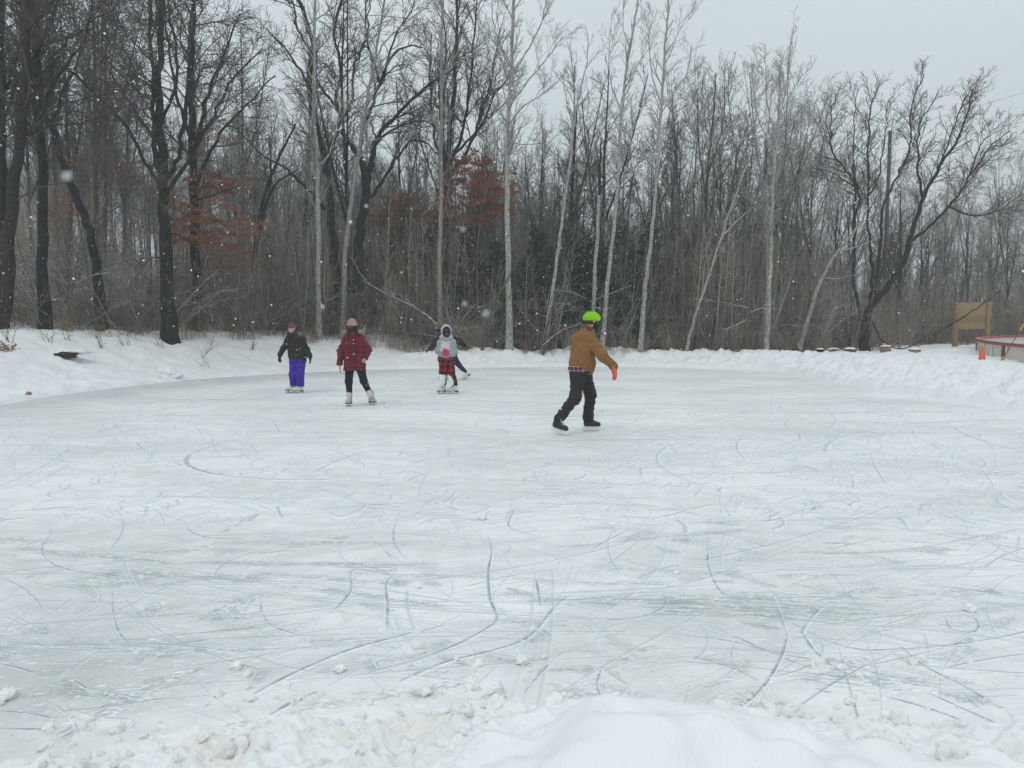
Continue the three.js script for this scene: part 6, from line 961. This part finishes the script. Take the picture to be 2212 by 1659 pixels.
  P.add('hair', blend([bone(at_(1350, 310), at_(1345, 400, 0.05), 0.03, 0.034), bone(at_(1345, 400, 0.05), at_(1330, 540, 0.14), 0.034, 0.015), bone(at_(1470, 310), at_(1490, 380, 0.04), 0.028, 0.03), egg(off(J.head, P.hax, 0, -0.015, -0.03), P.hax, [0.084, 0.085, 0.075])], 0.03, (d, x, y, z) => d + 0.005 * noise3(x * 50, y * 12, z * 50)), 0.008, mat(0.06, 0.022, 0.016, 0.7));
  skate(t, null, ground(...M(1362, 1482)).sub(base), -1.68, 0, 0, 'beige'); skate(t, null, ground(...M(1712, 1464)).sub(base), -0.95, 0, -0.05, 'beige');
  P.add('sock', blend([bone(at_(1366, 1285), at_(1364, 1318), 0.055, 0.058), bone(at_(1668, 1282), at_(1676, 1312), 0.055, 0.058)], 0.01, (d, x, y, z) => d + 0.006 * noise3(x * 60, y * 60, z * 60)), 0.008, mat(0.62, 0.58, 0.54, 0.95));
}
{ // the skater behind, mostly hidden
  const D = 22.3, ox = 889.2, oy = 663.6, s = 0.128, base = ground(...K(540, 1228)), at_ = (x, y, dz = 0) => at(ox + s * x, oy + s * y, D - dz).sub(base);
  const P = person({ soles: { R: [ground(...K(535, 1226)).sub(base), Math.PI - 0.05, 0, 0], L: [at_(952, 1195, -0.05), Math.PI, -0.72, 0] }, label: 'person in dark jacket and navy leggings, arms spread, half hidden behind the plaid trousers', base, D, ox, oy, s, scale: 0.98, face: [-1.2, 0.25, 0],
    joints: { head: [462, 345], neck: [520, 425], shR: [520, 500, 0.14], shL: [590, 490, -0.14], elR: [400, 600, 0.3], wrR: [318, 690, 0.34], elL: [790, 570, -0.2], wrL: [885, 635, -0.25], hipR: [660, 800, 0.09], hipL: [690, 800, -0.09], knR: [600, 1000, 0.1], anR: [560, 1160, 0.05], knL: [785, 960, -0.06], anL: [885, 1105, -0.05] },
    hands: { R: { dir: V(-0.8, -0.6, 0.1), palm: V(0, -1, 0), side: 1, curl: 0.35 }, L: { dir: V(0.8, -0.6, 0), palm: V(0, -1, 0), side: -1, curl: 0.35 } } });
  const { J, t } = P, drk = cloth(0.02, 0.018, 0.022), w = fold(0.012, 8, 7), hem = at_(0, 830).y;
  P.add('jacket', blend([...trunkShape(P, [0.1, 0.125, 0.13]), ...sleeve(P, 'R', [0.095, 0.08, 0.055]), ...sleeve(P, 'L', [0.1, 0.085, 0.06])], 0.06, (d, x, y, z) => Math.max(d + w(x, y, z), hem - y)), 0.013, drk);
  P.add('leggings', blend([bone(J.hipR, J.hipL, 0.12, 0.12), ...legShape(P, 'R', [0.1, 0.074, 0.05]), ...legShape(P, 'L', [0.1, 0.078, 0.055])], 0.04, (d, x, y, z) => Math.max(d + 0.003 * noise3(x * 18, y * 18, z * 18), y - hem - 0.1)), 0.011, cloth(0.013, 0.018, 0.055));
  P.add('hair', blend([egg(off(J.head, P.hax, 0, 0.035, -0.02), P.hax, [0.095, 0.09, 0.105]), bone(off(J.head, P.hax, 0, 0.03, -0.09), off(J.head, P.hax, 0.02, 0.06, -0.15), 0.05, 0.045), bone(off(J.head, P.hax, 0.05, -0.02, -0.06), off(J.head, P.hax, 0.06, -0.2, -0.08), 0.035, 0.02)], 0.03, (d, x, y, z) => { const q = local(J.head, P.hax, x, y, z); return Math.max(d + 0.007 * noise3(x * 45, y * 16, z * 45), q[2] > 0.05 ? 0.03 - q[1] : -1); }), 0.008, mat(0.17, 0.075, 0.03, 0.75));
  P.add('mask', faceMask(P, 1, -0.015), 0.007, cloth(0.02, 0.02, 0.022));
  for (const [q, d, sd] of [['R', V(-0.8, -0.6, 0.1), 1], ['L', V(0.8, -0.6, 0), -1]]) P.add('glove', blend(handBones(J['wr' + q], d, V(0, -1, 0), sd, 0.35, 1, 0.006), 0.012), 0.007, cloth(0.014, 0.013, 0.015));
  skate(t, 'white skate on the ice', ground(...K(535, 1226)).sub(base), Math.PI - 0.05, 0, 0, 'white');
  skate(t, 'white skate lifted behind', at_(952, 1195, -0.05), Math.PI, -0.72, 0, 'white');
}
{ // plaid trousers
  const D = 18.1, ox = 889.2, oy = 663.6, s = 0.128, base = ground(...K(600, 1462)), at_ = (x, y, dz = 0) => at(ox + s * x, oy + s * y, D - dz).sub(base);
  const hR = V(0.85, 0.05, 0.35), hL = V(-0.9, 0.1, 0.35);
  const P = person({ soles: { R: [ground(...K(510, 1458)).sub(base), -2.3, 0, 0], L: [ground(...K(700, 1458)).sub(base), Math.PI - 0.06, 0, 0] }, label: 'person in grey hooded sweatshirt and red plaid trousers caked with snow, pink gloves clasped', base, D, ox, oy, s, scale: 0.92, face: [0.12, 0.06, 0], headScale: 0.98,
    joints: { head: [588, 420], neck: [590, 530], shR: [500, 605], shL: [682, 605], elR: [452, 740, -0.02], wrR: [505, 745, 0.19], elL: [722, 745, -0.02], wrL: [662, 792, 0.2], hipR: [535, 850], hipL: [648, 850], knR: [528, 1080, 0.05], anR: [522, 1290], knL: [662, 1085, 0.04], anL: [688, 1290] },
    hands: { R: { dir: hR, palm: V(0, -0.3, -1), side: 1, curl: 0.5 }, L: { dir: hL, palm: V(0, -0.3, -1), side: -1, curl: 0.5 } } });
  const { J, t } = P, blue = [0.31, 0.345, 0.375], pale = [0.52, 0.53, 0.54], hem = at_(0, 852).y, cx = at_(575, 640), w = fold(0.009, 8, 7), ww = fold(0.004, 20, 20);
  P.add('sweatshirt', blend([...trunkShape(P, [0.07, 0.1, 0.115]), egg(at_(590, 740, 0.02), axes(0), [0.175, 0.2, 0.15]), ...sleeve(P, 'R', [0.08, 0.072, 0.052]), ...sleeve(P, 'L', [0.08, 0.072, 0.052])], 0.045, (d, x, y, z) => Math.max(d + w(x, y, z) + ww(x, y, z), Math.abs(x - cx.x) < 0.3 ? hem - y : -1)), 0.009, vcloth(), (x, y, z) => { const p = Math.abs(x - cx.x - 0.0) < 0.105 + 0.12 * Math.max(0, (cx.y - y)) * 0.3 && z > 0.02 && y > at_(0, 735).y && y < at_(0, 535).y ? pale : y < hem + 0.045 ? [0.34, 0.38, 0.42] : blue; return p; });
  P.add('hood', blend([egg(at_(583, 405, -0.02), axes(0.12), [0.128, 0.168, 0.14]), bone(at_(500, 500, 0.03), at_(590, 535, 0.08), 0.045, 0.042), bone(at_(668, 500, 0.03), at_(590, 535, 0.08), 0.045, 0.042), bone(at_(510, 520, -0.06), at_(665, 520, -0.06), 0.055, 0.055)], 0.03, (d, x, y, z) => { const q = local(J.head, P.hax, x, y, z); const hole = Math.hypot(q[0] / 0.094, (q[1] + 0.0) / 0.135) - 1; return Math.max(d + ww(x, y, z), q[2] > 0.0 ? -hole * 0.09 : -1); }), 0.008, cloth(0.40, 0.43, 0.455));
  P.add('beanie', beanie(P, 0.98, 0.0, 0.06), 0.007, knit(0.022, 0.032, 0.034));
  { const g = new THREE.TorusGeometry(0.016, 0.005, 6, 5), b = part('emblem', g, mat(0.16, 0.26, 0.2, 0.8), t); b.position.copy(off(J.head, P.hax, -0.012, 0.058, 0.118)); }
  P.add('mask', faceMask(P, 0.98, 0.0, 0.014), 0.006, vcloth(), (x, y, z) => noise3(x * 34, y * 34, z * 34) > 0.35 ? [0.28, 0.12, 0.14] : noise3(x * 20 + 5, y * 20, z * 20) > 0.1 ? [0.05, 0.01, 0.018] : [0.02, 0.008, 0.012]);
  const check = (x, y, z) => { const a = ((x * 7.6 + 0.3 * z * 7 + 0.2) % 1 + 1) % 1 < 0.5, b = ((y * 7.4) % 1 + 1) % 1 < 0.5, n = 0.9 + 0.1 * noise3(x * 60, y * 60, z * 60); return a && b ? [0.34 * n, 0.02 * n, 0.034 * n] : a || b ? [0.135 * n, 0.011 * n, 0.018 * n] : [0.014 * n, 0.006 * n, 0.009 * n]; };
  const pw = (x, y, z) => 0.008 * noise3(x * 7, y * 12, z * 7) + 0.004 * noise3(x * 18, y * 22, z * 18);
  P.add('trousers', blend([bone(at_(530, 870), at_(648, 870), 0.128, 0.128), ...legShape(P, 'R', [0.118, 0.092, 0.066]), ...legShape(P, 'L', [0.118, 0.092, 0.066])], 0.03, (d, x, y, z) => Math.max(d + pw(x, y, z), y - hem - 0.04, 0.2 - y)), 0.0085, vcloth(), check);
  P.add('snow_crust', blend([bone(at_(505, 1140, 0.05), at_(525, 1160, 0.07), 0.04, 0.045), bone(at_(525, 1160, 0.055), at_(515, 1270, 0.04), 0.072, 0.066), bone(at_(640, 1140, 0.06), at_(655, 1180, 0.05), 0.045, 0.05), bone(at_(655, 1180, 0.045), at_(675, 1280, 0.03), 0.058, 0.05), egg(at_(520, 1190, 0.1), axes(0), [0.045, 0.04, 0.03])], 0.02, (d, x, y, z) => d + 0.014 * noise3(x * 22, y * 22, z * 22) + 0.008 * noise3(x * 50, y * 50, z * 50) + 0.016 * smooth(0.02, -0.04, z)), 0.008, snowPlain);
  for (const [q, d, sd] of [['R', hR, 1], ['L', hL, -1]]) P.add('glove', blend(handBones(J['wr' + q], d, V(0, -0.3, -1), sd, 0.5, 0.98, 0.006).concat(bone(J['wr' + q], J['wr' + q].clone().lerp(J['el' + q], 0.15), 0.032, 0.034)), 0.012), 0.006, knit(0.70, 0.035, 0.16));
  skate(t, null, ground(...K(510, 1458)).sub(base), -2.3, 0, 0, 'white'); skate(t, null, ground(...K(700, 1458)).sub(base), Math.PI - 0.06, 0, 0, 'white');
}

// ---------------------------------------------------------------- falling snow
{
  rnd = rngOf(1234);
  const g = round(new THREE.IcosahedronGeometry(1, 1)), p = g.attributes.position; for (let k = 0; k < p.count; k++) { const x = p.getX(k), y = p.getY(k), z = p.getZ(k), n = 1 + 0.35 * noise3(x * 1.7, y * 1.7, z * 1.7); p.setXYZ(k, x * n, y * n * 0.8, z * n); } g.computeVertexNormals();
  const N = 5200, near = [[145, 380, 0.36, 0.0016], [1050, 677, 0.45, 0.0012], [1004, 656, 0.6, 0.0012], [1001, 495, 0.6, 0.0011], [697, 663, 0.8, 0.0014], [625, 242, 0.5, 0.0008], [1768, 422, 0.5, 0.0008], [791, 445, 0.9, 0.0015], [1205, 390, 0.4, 0.0008]];
  const flake = mat(0.88, 0.9, 0.92, 0.9), im = new THREE.InstancedMesh(g, flake, N + near.length), q = new THREE.Object3D();
  for (let k = 0; k < N + near.length; k++) {
    let r, pos; if (k < N) { const d = 1.6 + 21 * Math.pow(rnd(), 0.62); pos = at(R(-250, 2450), R(-200, 1500), d); if (pos.y < 0.05) { pos.y = R(0.1, 3); } r = R(0.0018, 0.0058) * (rnd() < 0.06 ? 1.4 : 1) * (d < 4 ? 0.6 : 1); } else { const w = near[k - N]; pos = at(w[0], w[1], w[2]); r = w[3]; }
    q.position.copy(pos); q.rotation.set(R(0, 6), R(0, 6), R(0, 6)); q.scale.setScalar(r); q.updateMatrix(); im.setMatrixAt(k, q.matrix);
  }
  stuff('falling_snow', 'snowflakes falling through the air over the rink', 'snowflakes', im);
}
renderer.render(scene, camera);
